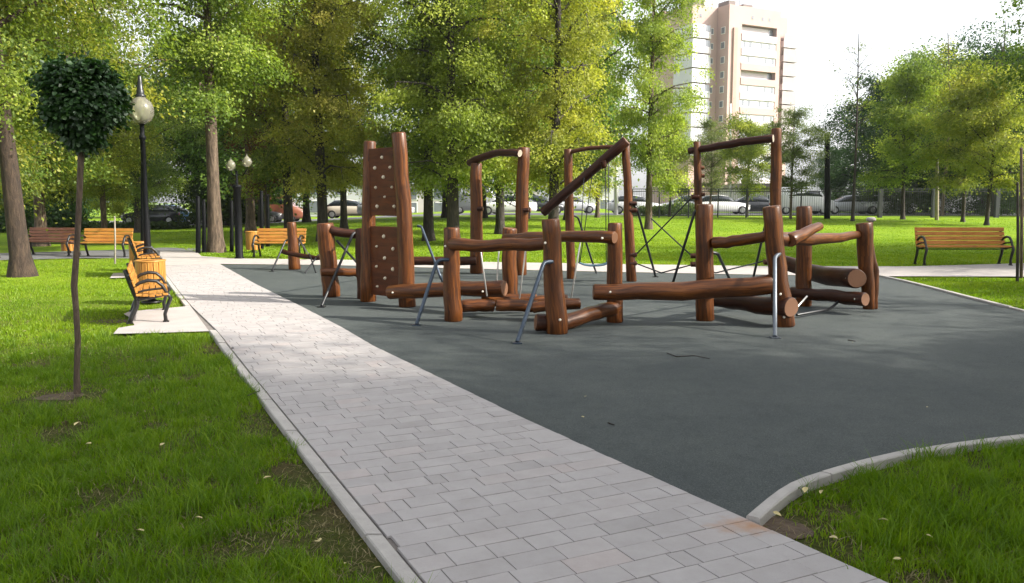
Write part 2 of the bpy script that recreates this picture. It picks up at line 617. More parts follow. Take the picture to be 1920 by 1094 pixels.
def tarmac_mat(name, col, speck=0.5):
    m, n, out = mat(name)
    p = N(n, 'BsdfPrincipled', Roughness=0.82)
    p.inputs['Specular IOR Level'].default_value = 0.35
    g = N(n, 'NewGeometry')
    t = N(n, 'TexNoise', Scale=160.0, Detail=3.0, Roughness=0.7)
    n.links.new(g.outputs['Position'], t.inputs['Vector'])
    rp = ramp(n, [(0.30, tuple(c * (1 - speck) for c in col)), (0.55, col), (0.78, tuple(c * (1 + 2.2 * speck) for c in col))])
    n.links.new(t.outputs['Fac'], rp.inputs[0])
    t2 = N(n, 'TexNoise', Scale=0.8, Detail=6.0, Roughness=0.65)
    n.links.new(g.outputs['Position'], t2.inputs['Vector'])
    r2 = ramp(n, [(0.3, (0.82, 0.84, 0.86)), (0.7, (1.18, 1.16, 1.13))])
    n.links.new(t2.outputs['Fac'], r2.inputs[0])
    mx = N(n, 'Mix', _data_type='RGBA', _blend_type='MULTIPLY')
    mx.inputs[0].default_value = 1
    n.links.new(rp.outputs[0], mx.inputs[6])
    n.links.new(r2.outputs[0], mx.inputs[7])
    t6 = N(n, 'TexNoise', Scale=5.0, Detail=8.0, Roughness=0.75)
    n.links.new(g.outputs['Position'], t6.inputs['Vector'])
    r6 = ramp(n, [(0.28, (0.80, 0.80, 0.80)), (0.5, (1, 1, 1)), (0.66, (1.08, 1.07, 1.05)), (0.74, (1.32, 1.27, 1.2))])
    n.links.new(t6.outputs['Fac'], r6.inputs[0])
    m6 = N(n, 'Mix', _data_type='RGBA', _blend_type='MULTIPLY')
    m6.inputs[0].default_value = 1
    n.links.new(mx.outputs[2], m6.inputs[6])
    n.links.new(r6.outputs[0], m6.inputs[7])
    n.links.new(m6.outputs[2], p.inputs['Base Color'])
    b = N(n, 'Bump', Strength=0.6, Distance=0.006)
    n.links.new(t.outputs['Fac'], b.inputs['Height'])
    n.links.new(b.outputs[0], p.inputs['Normal'])
    n.links.new(p.outputs[0], out.inputs[0])
    return m


M['ground'] = ground_mat()
M['tarmac'] = tarmac_mat('playground_rubber', (0.058, 0.068, 0.067), 0.6)
M['asphalt'] = tarmac_mat('old_asphalt', (0.14, 0.14, 0.145), 0.3)
M['slab'] = plain('pale_paving', (0.38, 0.345, 0.325), rough=0.85, noise=0.13, nscale=2.5, bump=0.2, bscale=60)


def paver_mat():
    m, n, out = mat('paver_stone')
    p = N(n, 'BsdfPrincipled', Roughness=0.8)
    p.inputs['Specular IOR Level'].default_value = 0.3
    at = N(n, 'Attribute')
    at.attribute_name = 'tint'
    rp = ramp(n, [(0.0, (0.325, 0.305, 0.298)), (0.35, (0.36, 0.337, 0.33)), (0.7, (0.375, 0.352, 0.345)), (1.0, (0.39, 0.348, 0.335))])
    n.links.new(at.outputs['Fac'], rp.inputs[0])
    g = N(n, 'NewGeometry')
    t = N(n, 'TexNoise', Scale=5.0, Detail=8.0, Roughness=0.72)
    n.links.new(g.outputs['Position'], t.inputs['Vector'])
    r2 = ramp(n, [(0.25, (0.88, 0.87, 0.86)), (0.6, (1.03, 1.03, 1.03)), (0.8, (1.06, 1.05, 1.04))])
    n.links.new(t.outputs['Fac'], r2.inputs[0])
    mx = N(n, 'Mix', _data_type='RGBA', _blend_type='MULTIPLY')
    mx.inputs[0].default_value = 1
    n.links.new(rp.outputs[0], mx.inputs[6])
    n.links.new(r2.outputs[0], mx.inputs[7])
    # a rust stain beside the end of the curved kerb
    stain = G(1405, 985)
    ds = N(n, 'VectorMath', _operation='SUBTRACT')
    ds.inputs[1].default_value = tuple(stain)
    n.links.new(g.outputs['Position'], ds.inputs[0])
    sc2 = N(n, 'VectorMath', _operation='MULTIPLY')
    sc2.inputs[1].default_value = (1.0, 1.7, 0)
    n.links.new(ds.outputs[0], sc2.inputs[0])
    ln = N(n, 'VectorMath', _operation='LENGTH')
    n.links.new(sc2.outputs[0], ln.inputs[0])
    t4 = N(n, 'TexNoise', Scale=14.0, Detail=5.0)
    n.links.new(g.outputs['Position'], t4.inputs['Vector'])
    ma = N(n, 'Math', _operation='MULTIPLY_ADD')
    ma.inputs[1].default_value = 0.34
    n.links.new(t4.outputs['Fac'], ma.inputs[0])
    n.links.new(ln.outputs['Value'], ma.inputs[2])
    mr = N(n, 'MapRange')
    mr.inputs['From Min'].default_value = 0.40
    mr.inputs['From Max'].default_value = 0.16
    mr.inputs['To Max'].default_value = 0.75
    n.links.new(ma.outputs[0], mr.inputs['Value'])
    st = N(n, 'Mix', _data_type='RGBA')
    n.links.new(mr.outputs[0], st.inputs[0])
    n.links.new(mx.outputs[2], st.inputs[6])
    st.inputs[7].default_value = (0.36, 0.17, 0.06, 1)
    n.links.new(st.outputs[2], p.inputs['Base Color'])
    t5 = N(n, 'TexNoise', Scale=110.0, Detail=3.0)
    n.links.new(g.outputs['Position'], t5.inputs['Vector'])
    b = N(n, 'Bump', Strength=0.25, Distance=0.004)
    n.links.new(t5.outputs['Fac'], b.inputs['Height'])
    n.links.new(b.outputs[0], p.inputs['Normal'])
    n.links.new(p.outputs[0], out.inputs[0])
    return m


M['paver'] = paver_mat()

# ------------------------------------------------------------------ ground, path, playground surface


def terrain():
    xs = np.concatenate([np.linspace(-700, -70, 12), np.linspace(-60, 70, 105), np.linspace(80, 700, 12)])
    ys = np.concatenate([np.linspace(-60, -5, 5), np.linspace(0, 90, 91), np.linspace(100, 1500, 16)])
    X, Y = np.meshgrid(xs, ys)
    Z = terr(X, Y)
    V = np.stack([X.ravel(), Y.ravel(), Z.ravel()], 1)
    nx, ny = len(xs), len(ys)
    i, j = np.meshgrid(np.arange(nx - 1), np.arange(ny - 1))
    a = (j * nx + i).ravel()
    loops = np.stack([a, a + 1, a + nx + 1, a + nx], 1).ravel()
    k = len(a)
    me = fast_mesh('ground', V, loops, np.arange(k) * 4, np.full(k, 4), smooth_on=True)
    tag(link_mesh('ground', me, None, [M['ground']]), kind='structure')


terrain()


def G2(pts):
    return [G(*p)[:2] for p in pts]


def extend(poly, dist):
    """lengthen a ground polyline past its first point"""
    a, b = np.array(poly[0]), np.array(poly[1])
    d = (a - b) / np.linalg.norm(a - b)
    return [a + d * dist] + list(poly)


RIGHT_EDGE = extend(G2([(1669, 1094), (1395, 970), (1280, 919), (1101, 838), (957, 772), (806, 699), (700, 648), (640, 613), (560, 572), (480, 533), (412, 495)]), 3.5)
KERB_OUT = extend(G2([(757, 1094), (690, 1008), (640, 944), (560, 842), (450, 698), (392, 620)]), 3.5)
KERB_IN = extend(G2([(797, 1094), (725, 1008), (671, 944), (587, 842), (468, 698), (406, 620)]), 3.5)
LEFT_FAR = G2([(392, 620), (357, 573), (330, 540), (312, 516), (302, 497), (299, 487)])


def flat_poly(name, pts, z, m, tri=True):
    mb = MB()
    mb.poly([(p[0], p[1], z) for p in pts])
    o = mb.build(name, m, None, tri=tri)
    # make sure it faces up
    me = o.data
    if me.polygons and me.polygons[0].normal.z < 0:
        me.flip_normals()
    return tag(o, kind='structure')


CURVE_NEAR = G2([(1920, 815), (1860, 822), (1800, 830), (1745, 838), (1690, 849), (1640, 860), (1590, 873), (1545, 886), (1508, 898), (1475, 912), (1452, 927), (1432, 943), (1412, 960), (1398, 972)])
CURVE_FAR = G2([(1648, 517), (1690, 526), (1740, 538), (1800, 554), (1860, 569), (1920, 583)])
CROSS_NEAR = G2([(412, 494), (600, 496), (800, 501), (1000, 506), (1200, 510), (1400, 514), (1648, 517)])
TARMAC = list(RIGHT_EDGE[2:]) + CROSS_NEAR[1:] + CURVE_FAR[1:] + [np.array((9.3, 11.4)), np.array((9.6, 9.0)), np.array((7.5, 6.6)), np.array((5.0, 5.9))] + CURVE_NEAR
flat_poly('playground_surface', TARMAC, -0.022, M['tarmac'])

CROSS_FAR = G2([(1980, 490), (1920, 493), (1700, 499), (1400, 498), (1200, 495), (1000, 492), (800, 489), (600, 486), (440, 484), (378, 480), (371, 474), (372, 471)])
flat_poly('cross_path', G2([(299, 487), (302, 497), (320, 497), (411, 494.5)]) + CROSS_NEAR[1:] + G2([(1920, 518), (2200, 519), (2200, 492)]) + CROSS_FAR[1:] + G2([(300, 470)]), -0.012, M['slab'])
flat_poly('asphalt_walk', G2([(-400, 494), (0, 487), (155, 483), (250, 484), (298, 486), (301, 471), (372, 470.5), (440, 464), (520, 461), (500, 458), (360, 460), (250, 467), (0, 474), (-400, 480)]), -0.018, M['asphalt'])
BENCH_PAD = G2([(392, 620), (300, 623), (212, 625), (222, 614), (252, 609), (246, 596), (232, 588), (243, 583), (300, 578), (357, 573)])
flat_poly('bench_pad', BENCH_PAD, -0.008, M['slab'])
PAD_TWO = G2([(206, 521), (262, 519), (310, 516), (300, 509), (255, 510), (212, 512)])
flat_poly('bench_pad', PAD_TWO, -0.008, M['slab'])
flat_poly('path_bed', list(RIGHT_EDGE) + LEFT_FAR[::-1] + KERB_IN[::-1][1:], -0.016, M['sand'])


def pavers():
    a = np.array(KERB_IN[0])
    b = np.array(KERB_IN[-1])
    d = (b - a) / np.linalg.norm(b - a)
    q = np.array([d[1], -d[0]])            # to the right
    o = a

    def loc(p):
        p = np.array(p) - o
        return p @ d, p @ q
    rl = np.array([loc(p) for p in RIGHT_EDGE])
    ll = np.array([loc(p) for p in list(KERB_IN[:-1]) + [KERB_IN[-1]] + LEFT_FAR[1:]])
    rg = random.Random(4)
    V, F, T = [], [], []
    row, v0 = 0.15, 0.0
    vmax = min(rl[-1][0], ll[-1][0])
    J, B = 0.0022, 0.0018
    skew = math.tan(R(2.0))
    while v0 < vmax - row:
        v1 = v0 + row
        vm = (v0 + v1) / 2
        uL0, uL1 = np.interp([v0, v1], ll[:, 0], ll[:, 1])
        uR0, uR1 = np.interp([v0, v1], rl[:, 0], rl[:, 1])
        u = min(uL0, uL1) - rg.uniform(0, 0.2)
        while u < max(uR0, uR1):
            w = rg.choice([0.10, 0.2, 0.2, 0.26, 0.26, 0.3, 0.22])
            x0, x1 = u, u + w
            if x1 > min(uR0, uR1) - .07:       # the last stone of a row is cut to the edge
                x1 = max(uR0, uR1) + .01
            u = x1
            c = [(max(x0, uL0 + .006), v0), (min(x1, uR0), v0), (min(x1, uR1), v1), (max(x0, uL1 + .006), v1)]
            if c[1][0] - c[0][0] < 0.035 or c[2][0] - c[3][0] < 0.035:
                continue
            z = rg.uniform(-0.0022, 0.0008)
            tl = rg.uniform(-0.0012, 0.0012)
            n0 = len(V)
            jj = J * rg.uniform(0.25, 0.75)
            for kk, ins in enumerate((jj, jj + B)):
                for (ux, vx), (sx, sy) in zip(c, ((1, 1), (-1, 1), (-1, -1), (1, -1))):
                    p = o + d * (vx + sy * ins) + q * (ux + sx * ins)
                    V.append((p[0], p[1], -0.013 if kk == 0 else z + sx * tl))
            F.append((n0 + 4, n0 + 5, n0 + 6, n0 + 7))
            for k in range(4):
                F.append((n0 + k, n0 + (k + 1) % 4, n0 + 4 + (k + 1) % 4, n0 + 4 + k))
            tt = min(1, max(0, rg.gauss(0.5, 0.24)))
            T += [tt] * 5
        v0 = v1
    me = bpy.data.meshes.new('path')
    me.from_pydata(V, [], F)
    at = me.attributes.new('tint', 'FLOAT', 'FACE')
    at.data.foreach_set('value', T)
    tag(link_mesh('path', me, None, [M['paver']]), kind='structure')


pavers()


def kerb_between(name, out, inn, ztop, seg=1.0, seed=0):
    """a kerb as real stones one metre long, between two ground polylines"""
    out, inn = np.array(out), np.array(inn)

    def resample(P, n):
        dd = np.r_[0, np.cumsum(np.linalg.norm(np.diff(P, axis=0), axis=1))]
        t = np.linspace(0, dd[-1], n)
        return np.stack([np.interp(t, dd, P[:, 0]), np.interp(t, dd, P[:, 1])], 1), dd[-1]
    _, L = resample(out, 2)
    ns = max(1, int(L / seg))
    per = 6
    A, _ = resample(out, ns * per + 1)
    Bn, _ = resample(inn, ns * per + 1)
    rg = random.Random(seed)
    mb = MB()
    for s_ in range(ns):
        zz = ztop + rg.uniform(-0.008, 0.005)
        ids = list(range(s_ * per, (s_ + 1) * per + 1))
        rows = []
        for ii, i in enumerate(ids):
            o_, n_ = A[i].copy(), Bn[i].copy()
            if ii == 0:
                o_ = o_ + (A[i + 1] - A[i]) * 0.045
                n_ = n_ + (Bn[i + 1] - Bn[i]) * 0.045
            if ii == len(ids) - 1:
                o_ = o_ + (A[i - 1] - A[i]) * 0.045
                n_ = n_ + (Bn[i - 1] - Bn[i]) * 0.045
            w = (n_ - o_)
            w = w / np.linalg.norm(w)
            c = 0.007
            n0 = len(mb.v)
            mb.v += [np.r_[o_, -0.12], np.r_[o_, zz - c], np.r_[o_ + w * c, zz], np.r_[n_ - w * (c + .004), zz], np.r_[n_ - w * .004, zz - c], np.r_[n_ - w * .004, -0.12]]
            rows.append(n0)
        for r0, r1 in zip(rows[:-1], rows[1:]):
            for k in range(5):
                mb.face((r0 + k, r1 + k, r1 + k + 1, r0 + k + 1), None, 0)
        mb.face([rows[0] + k for k in range(6)])
        mb.face([rows[-1] + k for k in range(5, -1, -1)])
    return tag(mb.build(name, M['concrete']), kind='structure')


kerb_between('kerb', KERB_OUT, KERB_IN, 0.004, 1.0, 1)


def offset(P, w):
    P = np.array(P)
    t = np.gradient(P, axis=0)
    t /= np.linalg.norm(t, axis=1)[:, None]
    return P + np.stack([-t[:, 1], t[:, 0]], 1) * w


CN = [np.array((6.2, 6.5)), np.array((4.6, 6.0))] + CURVE_NEAR
kerb_between('kerb', CN, offset(CN, 0.075), 0.014, 0.9, 2)
CF = G2([(1648, 516.5)]) + CURVE_FAR[1:] + [np.array((9.3, 11.4))]
kerb_between('kerb', CF, offset(CF, 0.09), 0.012, 1.0, 3)
# kerb lines of the paths
kerb_between('kerb', LEFT_FAR[1:][::-1], offset(LEFT_FAR[1:][::-1], -0.08), 0.0, 1.0, 4)

# the road behind the fence, laid over the terrain


def strip_road():
    xs = np.linspace(-75, 95, 86)
    mb = MB()
    ys = [59.5, 63, 66.5, 70, 73.5]
    for y in ys:
        for x in xs:
            mb.v.append(np.array([x, y, float(terr(x, y)) + 0.02]))
    n = len(xs)
    for j in range(len(ys) - 1):
        for i in range(n - 1):
            a = j * n + i
            mb.face((a, a + 1, a + n + 1, a + n), None, 0, True)
    tag(mb.build('road', M['asphalt']), kind='structure')


strip_road()

# ------------------------------------------------------------------ grass


def blades(name, pts, hgt, wid, seed, lean=0.45, tint=None, m='grass'):
    rg = np.random.default_rng(seed)
    n = len(pts)
    az = rg.uniform(0, 2 * np.pi, n)
    la = rg.uniform(0, 2 * np.pi, n)
    hh = hgt * rg.uniform(0.55, 1.25, n)
    ww = wid * rg.uniform(0.7, 1.3, n)
    ln = hh * lean * rg.uniform(0.2, 1.6, n)
    s = np.stack([np.cos(az), np.sin(az), np.zeros(n)], 1) * ww[:, None] / 2
    l = np.stack([np.cos(la), np.sin(la), np.zeros(n)], 1)
    mid = pts + l * (ln * 0.35)[:, None] + np.array([0, 0, 1.0]) * (hh * 0.6)[:, None]
    tip = pts + l * ln[:, None] + np.array([0, 0, 1.0]) * (hh * 0.95)[:, None]
    V = np.stack([pts - s, pts + s, mid - s * 0.8, mid + s * 0.8, tip], 1).reshape(-1, 3)
    b = np.arange(n)[:, None] * 5
    loops = (b + np.array([[0, 1, 3, 2, 2, 3, 4]])).ravel()
    starts = (np.arange(n)[:, None] * 7 + np.array([[0, 4]])).ravel()
    tot = np.tile([4, 3], n)
    if tint is None:
        tint = rg.uniform(0, 1, n)
    me = fast_mesh(name, V, loops, starts, tot, np.repeat(tint, 2))
    return tag(link_mesh(name, me, None, [LEAF[m]]), kind='stuff')


def lawn(name, poly, dens_fn, hgt, wid, seed, holes=(), bare=(), lean=0.5, straw=0.03, zfn=terr, hgt_noise=0.5, bare_noise=0.30):
    rg = np.random.default_rng(seed)
    P = np.array([p[:2] for p in poly])
    x0, y0 = P.min(0)
    x1, y1 = P.max(0)
    out = []
    yy = y0
    step = 0.5
    while yy < y1:
        d = dens_fn(yy + step / 2)
        n = int(d * step * (x1 - x0))
        x = rg.uniform(x0, x1, n)
        y = rg.uniform(yy, yy + step, n)
        k = in_poly(x, y, P)
        k &= np.abs(x) < 0.66 * y + 1.2
        for h in holes:
            k &= ~in_poly(x, y, h)
        x, y = x[k], y[k]
        cl = 0.6 * vnoise(x * 1.9, y * 1.9, seed) + 0.4 * vnoise(x * 6.1, y * 6.1, seed + 3)
        keep = rg.uniform(0, 1, len(x)) < np.clip((cl - bare_noise) * 4 + .05, 0.16, 1)
        for (bx, by, br) in bare:
            dd = np.hypot(x - bx, y - by) / br
            keep &= rg.uniform(0, 1, len(x)) < np.clip((dd - 0.5) * 1.6, 0.12, 1)
        out.append(np.stack([x[keep], y[keep]], 1))
        yy += step
    p = np.concatenate(out)
    pts = np.c_[p, zfn(p[:, 0], p[:, 1])]
    hn = 1 - hgt_noise / 2 + hgt_noise * 1.3 * (vnoise(p[:, 0] * 1.3, p[:, 1] * 1.3, seed + 9) - 0.35)
    tn = np.clip(0.5 * vnoise(p[:, 0] * 0.9, p[:, 1] * 0.9, seed + 5) + 0.5 * rg.uniform(0, 1, len(p)) + rg.normal(0, 0.08, len(p)) - 0.05, 0, 1)
    k = rg.uniform(0, 1, len(p)) > straw
    tn = np.clip(tn + .25 * np.clip((p[:, 1] - 10) / 12, 0, 1), 0, 1)  # far blades coloured lighter for the sunlit look upright blades don't catch
    fz = np.clip(p[:, 1] / 12, 0, 1)
    ww = wid * (1 + fz * 1.2)
    blades(name, pts[k], (hgt * hn)[k], ww[k], seed + 1, lean, tn[k])
    if (~k).sum() > 10:
        blades('dry_grass', pts[~k], (hgt * hn * 0.9)[~k], ww[~k], seed + 2, 1.1, None, 'straw')


yt = G(145, 735)
CORN_A = [np.array((-16, 2.0))] + [np.array((KERB_OUT[0][0] - 0.02, KERB_OUT[0][1]))] + [np.array(p) - np.array((0.015, 0.0)) for p in KERB_OUT[1:]] + [np.array(p) for p in LEFT_FAR[1:]] + G2([(250, 485), (155, 484), (0, 488), (-300, 493)])
kerb_mid = [np.array(p) for p in KERB_OUT]
bare = [(yt[0] - .12, yt[1] - .02, 0.40)]
rgb = random.Random(8)
for i in range(26):
    t = rgb.uniform(0, 1)
    k = min(len(kerb_mid) - 2, int(t * (len(kerb_mid) - 1)))
    f = rgb.uniform(0, 1)
    p = kerb_mid[k] * (1 - f) + kerb_mid[k + 1] * f
    bare.append((p[0] - rgb.uniform(0.0, 0.16), p[1] - 0.02, rgb.uniform(0.10, 0.26)))
for i in range(16):
    yy = rgb.uniform(3.2, 9)
    bare.append((rgb.uniform(-0.6 * yy, -0.2 * yy), yy, rgb.uniform(0.08, 0.22)))
ta = G(42, 515)
bare.append((ta[0], ta[1], 0.7))
lawn('grass', CORN_A, lambda y: 8200 if y < 5 else (5600 if y < 7.5 else (3200 if y < 11 else 1300)), 0.055, 0.0040, 11, [BENCH_PAD, PAD_TWO], bare, straw=0.03, bare_noise=0.27, hgt_noise=.9)
NEAR_R = [np.array(p) + np.array((0.10, 0.0)) for p in RIGHT_EDGE[:3]][::1]
LAWN_R = [RIGHT_EDGE[0] + np.array((0.04, 0)), RIGHT_EDGE[1] + np.array((0.03, 0)), RIGHT_EDGE[2] + np.array((0.05, -0.02))] + [np.array(p) for p in offset(CN, 0.1)[::-1]] + [np.array((6.5, 2.0))]
b2 = []
c0 = G(1440, 975)
for dx, dy, rr in ((0, 0, .26), (.18, .05, .2), (-.02, -.1, .2), (.22, -.28, .2), (.5, -.62, .16), (.75, -.9, .16)):
    b2.append((c0[0] + dx, c0[1] + dy, rr))
for i in range(5):
    b2.append((rgb.uniform(1.2, 3), rgb.uniform(3.4, 5), rgb.uniform(0.08, 0.16)))
lawn('grass', LAWN_R, lambda y: 9000, 0.075, 0.0042, 23, [], b2, straw=0.025, lean=0.6, bare_noise=0.25, hgt_noise=.9)


def tufts(poly, n, seed, holes=(), ymax=10.0, hgt=.10):
    """longer bunches of grass standing out of the lawn"""
    rg = np.random.default_rng(seed)
    P = np.array([p[:2] for p in poly])
    y = 3.0 + (ymax - 3.0) * rg.uniform(0, 1, n * 3) ** 1.2
    x = rg.uniform(-.66, .66, n * 3) * y
    k = in_poly(x, y, P)
    for h in holes:
        k &= ~in_poly(x, y, h)
    for (bx, by, br) in bare:
        k &= np.hypot(x - bx, y - by) > br * 1.1
    for (bx, by, br) in b2:
        k &= np.hypot(x - bx, y - by) > br * 1.1
    x, y = x[k][:n], y[k][:n]
    m = 34
    ta_ = rg.uniform(0, .6, len(x))
    hh = hgt * rg.uniform(.5, 1.3, len(x))
    px_ = np.repeat(x, m) + rg.normal(0, .035, len(x) * m)
    py_ = np.repeat(y, m) + rg.normal(0, .035, len(x) * m)
    blades('grass', np.c_[px_, py_, terr(px_, py_)], np.repeat(hh, m), np.full(len(px_), .0042), seed, .75, np.clip(np.repeat(ta_, m) + rg.normal(0, .12, len(px_)), 0, 1))


def thatch(poly, n, seed, holes=(), ymax=9.5):
    """dry stalks and clippings lying flat between the living blades"""
    rg = np.random.default_rng(seed)
    P = np.array([p[:2] for p in poly])
    y = 3.0 + (ymax - 3.0) * rg.uniform(0, 1, n * 3) ** 1.4
    x = rg.uniform(-.66, .66, n * 3) * y
    k = in_poly(x, y, P)
    for h in holes:
        k &= ~in_poly(x, y, h)
    x, y = x[k][:n], y[k][:n]
    blades('dry_grass', np.c_[x, y, terr(x, y) + rg.uniform(.002, .02, len(x))], np.full(len(x), .022), np.full(len(x), .0042), seed, 2.6, None, 'straw')


thatch(CORN_A, 15000, 73, [BENCH_PAD, PAD_TWO])
thatch(LAWN_R, 4500, 74, [], 6.0)
tufts(CORN_A, 1500, 71, [BENCH_PAD, PAD_TWO])
tufts(LAWN_R, 500, 72, [], 6.0, .13)
LENS = G2([(1665, 518.5), (1920, 519.5), (2000, 520), (2000, 600), (1920, 582), (1860, 568), (1800, 553), (1740, 537), (1690, 525)])
lawn('grass', LENS, lambda y: 1100, 0.05, 0.006, 31, bare_noise=0.15)
FAR = G2([(380, 478), (445, 482.5), (600, 484.5), (1000, 490.5), (1400, 496.5), (1700, 497.5), (1920, 491.5), (2100, 490)]) + [np.array((36, 50)), np.array((-22, 50)), np.array((-14, 33))]
lawn('grass', FAR, lambda y: 420 if y < 27 else (170 if y < 34 else 60), 0.034, 0.013, 41, bare_noise=0.1, straw=0.0)


# ------------------------------------------------------------------ logs and playground equipment
def log_pts(a, b, n=7, bow=(0, 0, 0), seed=0, wob=0.012):
    rg = random.Random(seed)
    a, b = np.array(a, float), np.array(b, float)
    bow = np.array(bow, float)
    L = np.linalg.norm(b - a)
    out = []
    for i in range(n):
        t = i / (n - 1)
        p = a * (1 - t) + b * t + bow * (4 * t * (1 - t))
        if 0 < i < n - 1:
            p = p + np.array([rg.uniform(-1, 1), rg.uniform(-1, 1), rg.uniform(-1, 1)]) * wob * min(1, L)
        out.append(p)
    return out


SEED = [100]


def log(name, parent, a, b, r0, r1=None, bow=(0, 0, 0), m='log', n=14, rough=0.06, wob=0.012, flare=0.0, mcap='logend'):
    SEED[0] += 1
    r1 = r0 if r1 is None else r1
    pts = log_pts(a, b, 9, bow, SEED[0], wob)
    rad = [r0 * (1 - i / 8) + r1 * i / 8 for i in range(9)]
    rad[0] *= 1 + flare
    org = parent.location if parent is not None else (0, 0, 0)
    mb = MB(org)
    mb.tube(pts, rad, n, 0, 1, 1, rough, SEED[0], 0.2)
    return mb.build(name, [M[m], M[mcap]], parent)


def rod(name, parent, pts, r, m='brace', n=8, plate=False):
    mb = MB(parent.location)
    # round the corners a little
    P = [np.array(p, float) for p in pts]
    Q = [P[0]]
    for i in range(1, len(P) - 1):
        for t in (0.3, 0.15, 0.05):
            pass
        a, b, c = P[i - 1], P[i], P[i + 1]
        la, lc = np.linalg.norm(a - b), np.linalg.norm(c - b)
        e = min(0.07, la * 0.4, lc * 0.4)
        p0, p2 = b + (a - b) / la * e, b + (c - b) / lc * e
        for t in (0, 0.33, 0.67, 1):
            Q.append(p0 * (1 - t) ** 2 + b * 2 * t * (1 - t) + p2 * t * t)
    Q.append(P[-1])
    mb.tube(Q, r, n, 0, 1, None, 0, 0, 0.1)
    if plate:
        e = P[-1]
        mb.box((e[0], e[1], -0.012), (0.11, 0.11, 0.012))
    return mb.build(name, M[m], parent)


def bolt(parent, p, r=0.016, d=(0, -1, 0)):
    d = np.array(d, float)
    d /= np.linalg.norm(d)
    mb = MB(parent.location)
    mb.tube([np.array(p), np.array(p) + d * r * 0.9], [r, r * 0.7], 8, 0, 1, None, 0, 0, 0.3)
    return mb.build('bolt', M['bolt'], parent)


def post(parent, t, b, rt, rb, m='log', lean_bow=0.0, sink=0.03, name='post', rough=0.06):
    """a log post: t=(px,py) of its top, b=(px,py) of its foot, radii in pixels"""
    base = G(*b)
    top = W(t[0], t[1], base[1])
    k = base[1] / FPX
    base = base + np.array([0, 0, -sink])
    return log(name, parent, base, top, rb * k, rt * k, (lean_bow, 0, 0), m, 16, rough, 0.010), base, top


EQ = 'timber climbing and balance equipment on the dark playground surface'


def thing(name, px, py, label, cat, group=None, z=0.0):
    g = G(px, py)
    return empty(name, (g[0], g[1], z), 0, label, cat, group)


# --- climbing wall
cw = thing('climbing_wall', 730, 568, 'tall brown timber climbing wall with white holds between two log posts', 'climbing wall', EQ)
pl, bl, tl = post(cw, (693, 265), (690, 563), 11.5, 15)
pr, br_, tr = post(cw, (747, 249), (764, 573), 13.5, 15.5, lean_bow=0.02)
ax_u = (br_ - bl)
ax_u[2] = 0
ax_u = ax_u / np.linalg.norm(ax_u)
nrm = np.array([ax_u[1], -ax_u[0], 0])
if nrm[1] > 0:
    nrm = -nrm


def panel(name, z0, z1, holds):
    cpos = (bl + br_) / 2
    wl = np.linalg.norm((br_ - bl)[:2])
    mb = MB(cw.location)
    c = cpos * np.array([1, 1, 0]) + np.array([0, 0, (z0 + z1) / 2]) - ax_u * 0.02
    mb.box(c, (wl - 0.12, 0.045, z1 - z0), (ax_u, nrm, (0, 0, 1)), 0, 0.006)
    for gx in (-0.22, 0.0, 0.22):     # board joints
        pass
    mb.build(name, M['panel'], cw)
    for (u, v) in holds:
        p = c + ax_u * ((u - 0.5) * (wl - 0.3)) + np.array([0, 0, (v - 0.5) * (z1 - z0)]) + nrm * 0.022
        hb = MB(cw.location)
        rr = 0.027 * random.Random(u * 97 + v * 31).uniform(0.75, 1.25)
        hb.tube([p, p + nrm * 0.02, p + nrm * 0.035], [rr, rr * 0.9, rr * 0.45], 9, 0, 1, None, 0.12, int(u * 100 + v * 1000), 0.2)
        hb.build('climbing_hold', M['hold'], cw)


zt = W(718, 278, bl[1] - 0.3)[2]
zg1 = W(718, 405, bl[1] - 0.3)[2]
zg0 = W(718, 425, bl[1] - 0.3)[2]
zb = W(718, 555, bl[1] - 0.3)[2]
panel('upper_panel', zg1, zt, [(.48, .86), (.22, .71), (.76, .71), (.52, .57), (.24, .42), (.82, .42), (.56, .28), (.28, .14), (.88, .14)])
panel('lower_panel', zb, zg0, [(.5, .86), (.24, .71), (.82, .69), (.52, .55), (.22, .42), (.80, .40), (.52, .26), (.24, .13)])
rbeam = 15 / FPX * 12.6
log('beam', cw, W(729, 549, 12.6), W(946, 541, 11.75), rbeam * .85, rbeam * 1.0, (0, 0, 0.02), 'log')
bolt(cw, W(736, 549, 12.44))
bolt(cw, W(905, 547, 11.72))
for px, py in ((722, 590), (733, 560)):
    pass

# --- hurdle beyond the wall
hu = thing('log_hurdle', 640, 555, 'short thick log post joined to climbing wall by dark rail and leaning steel leg', 'hurdle', EQ)
_, b_, t_ = post(hu, (609, 419), (622, 554), 16, 16)
post(hu, (678, 428), (682, 558), 12, 13, 'logdark')
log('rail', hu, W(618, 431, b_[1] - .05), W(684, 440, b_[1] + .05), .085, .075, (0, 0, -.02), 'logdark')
log('rail', hu, W(601, 511, b_[1] - .2), W(684, 513, b_[1] + .05), .075, .07, (0, 0, 0.01), 'log')
rod('steel_leg', hu, [W(684, 436, b_[1] - .05), W(663, 436, b_[1] - .1), G(603, 574)], .022, 'braceblack', plate=True)
rod('steel_leg', hu, [W(632, 452, b_[1]), G(694, 520)], .022, 'braceblack')
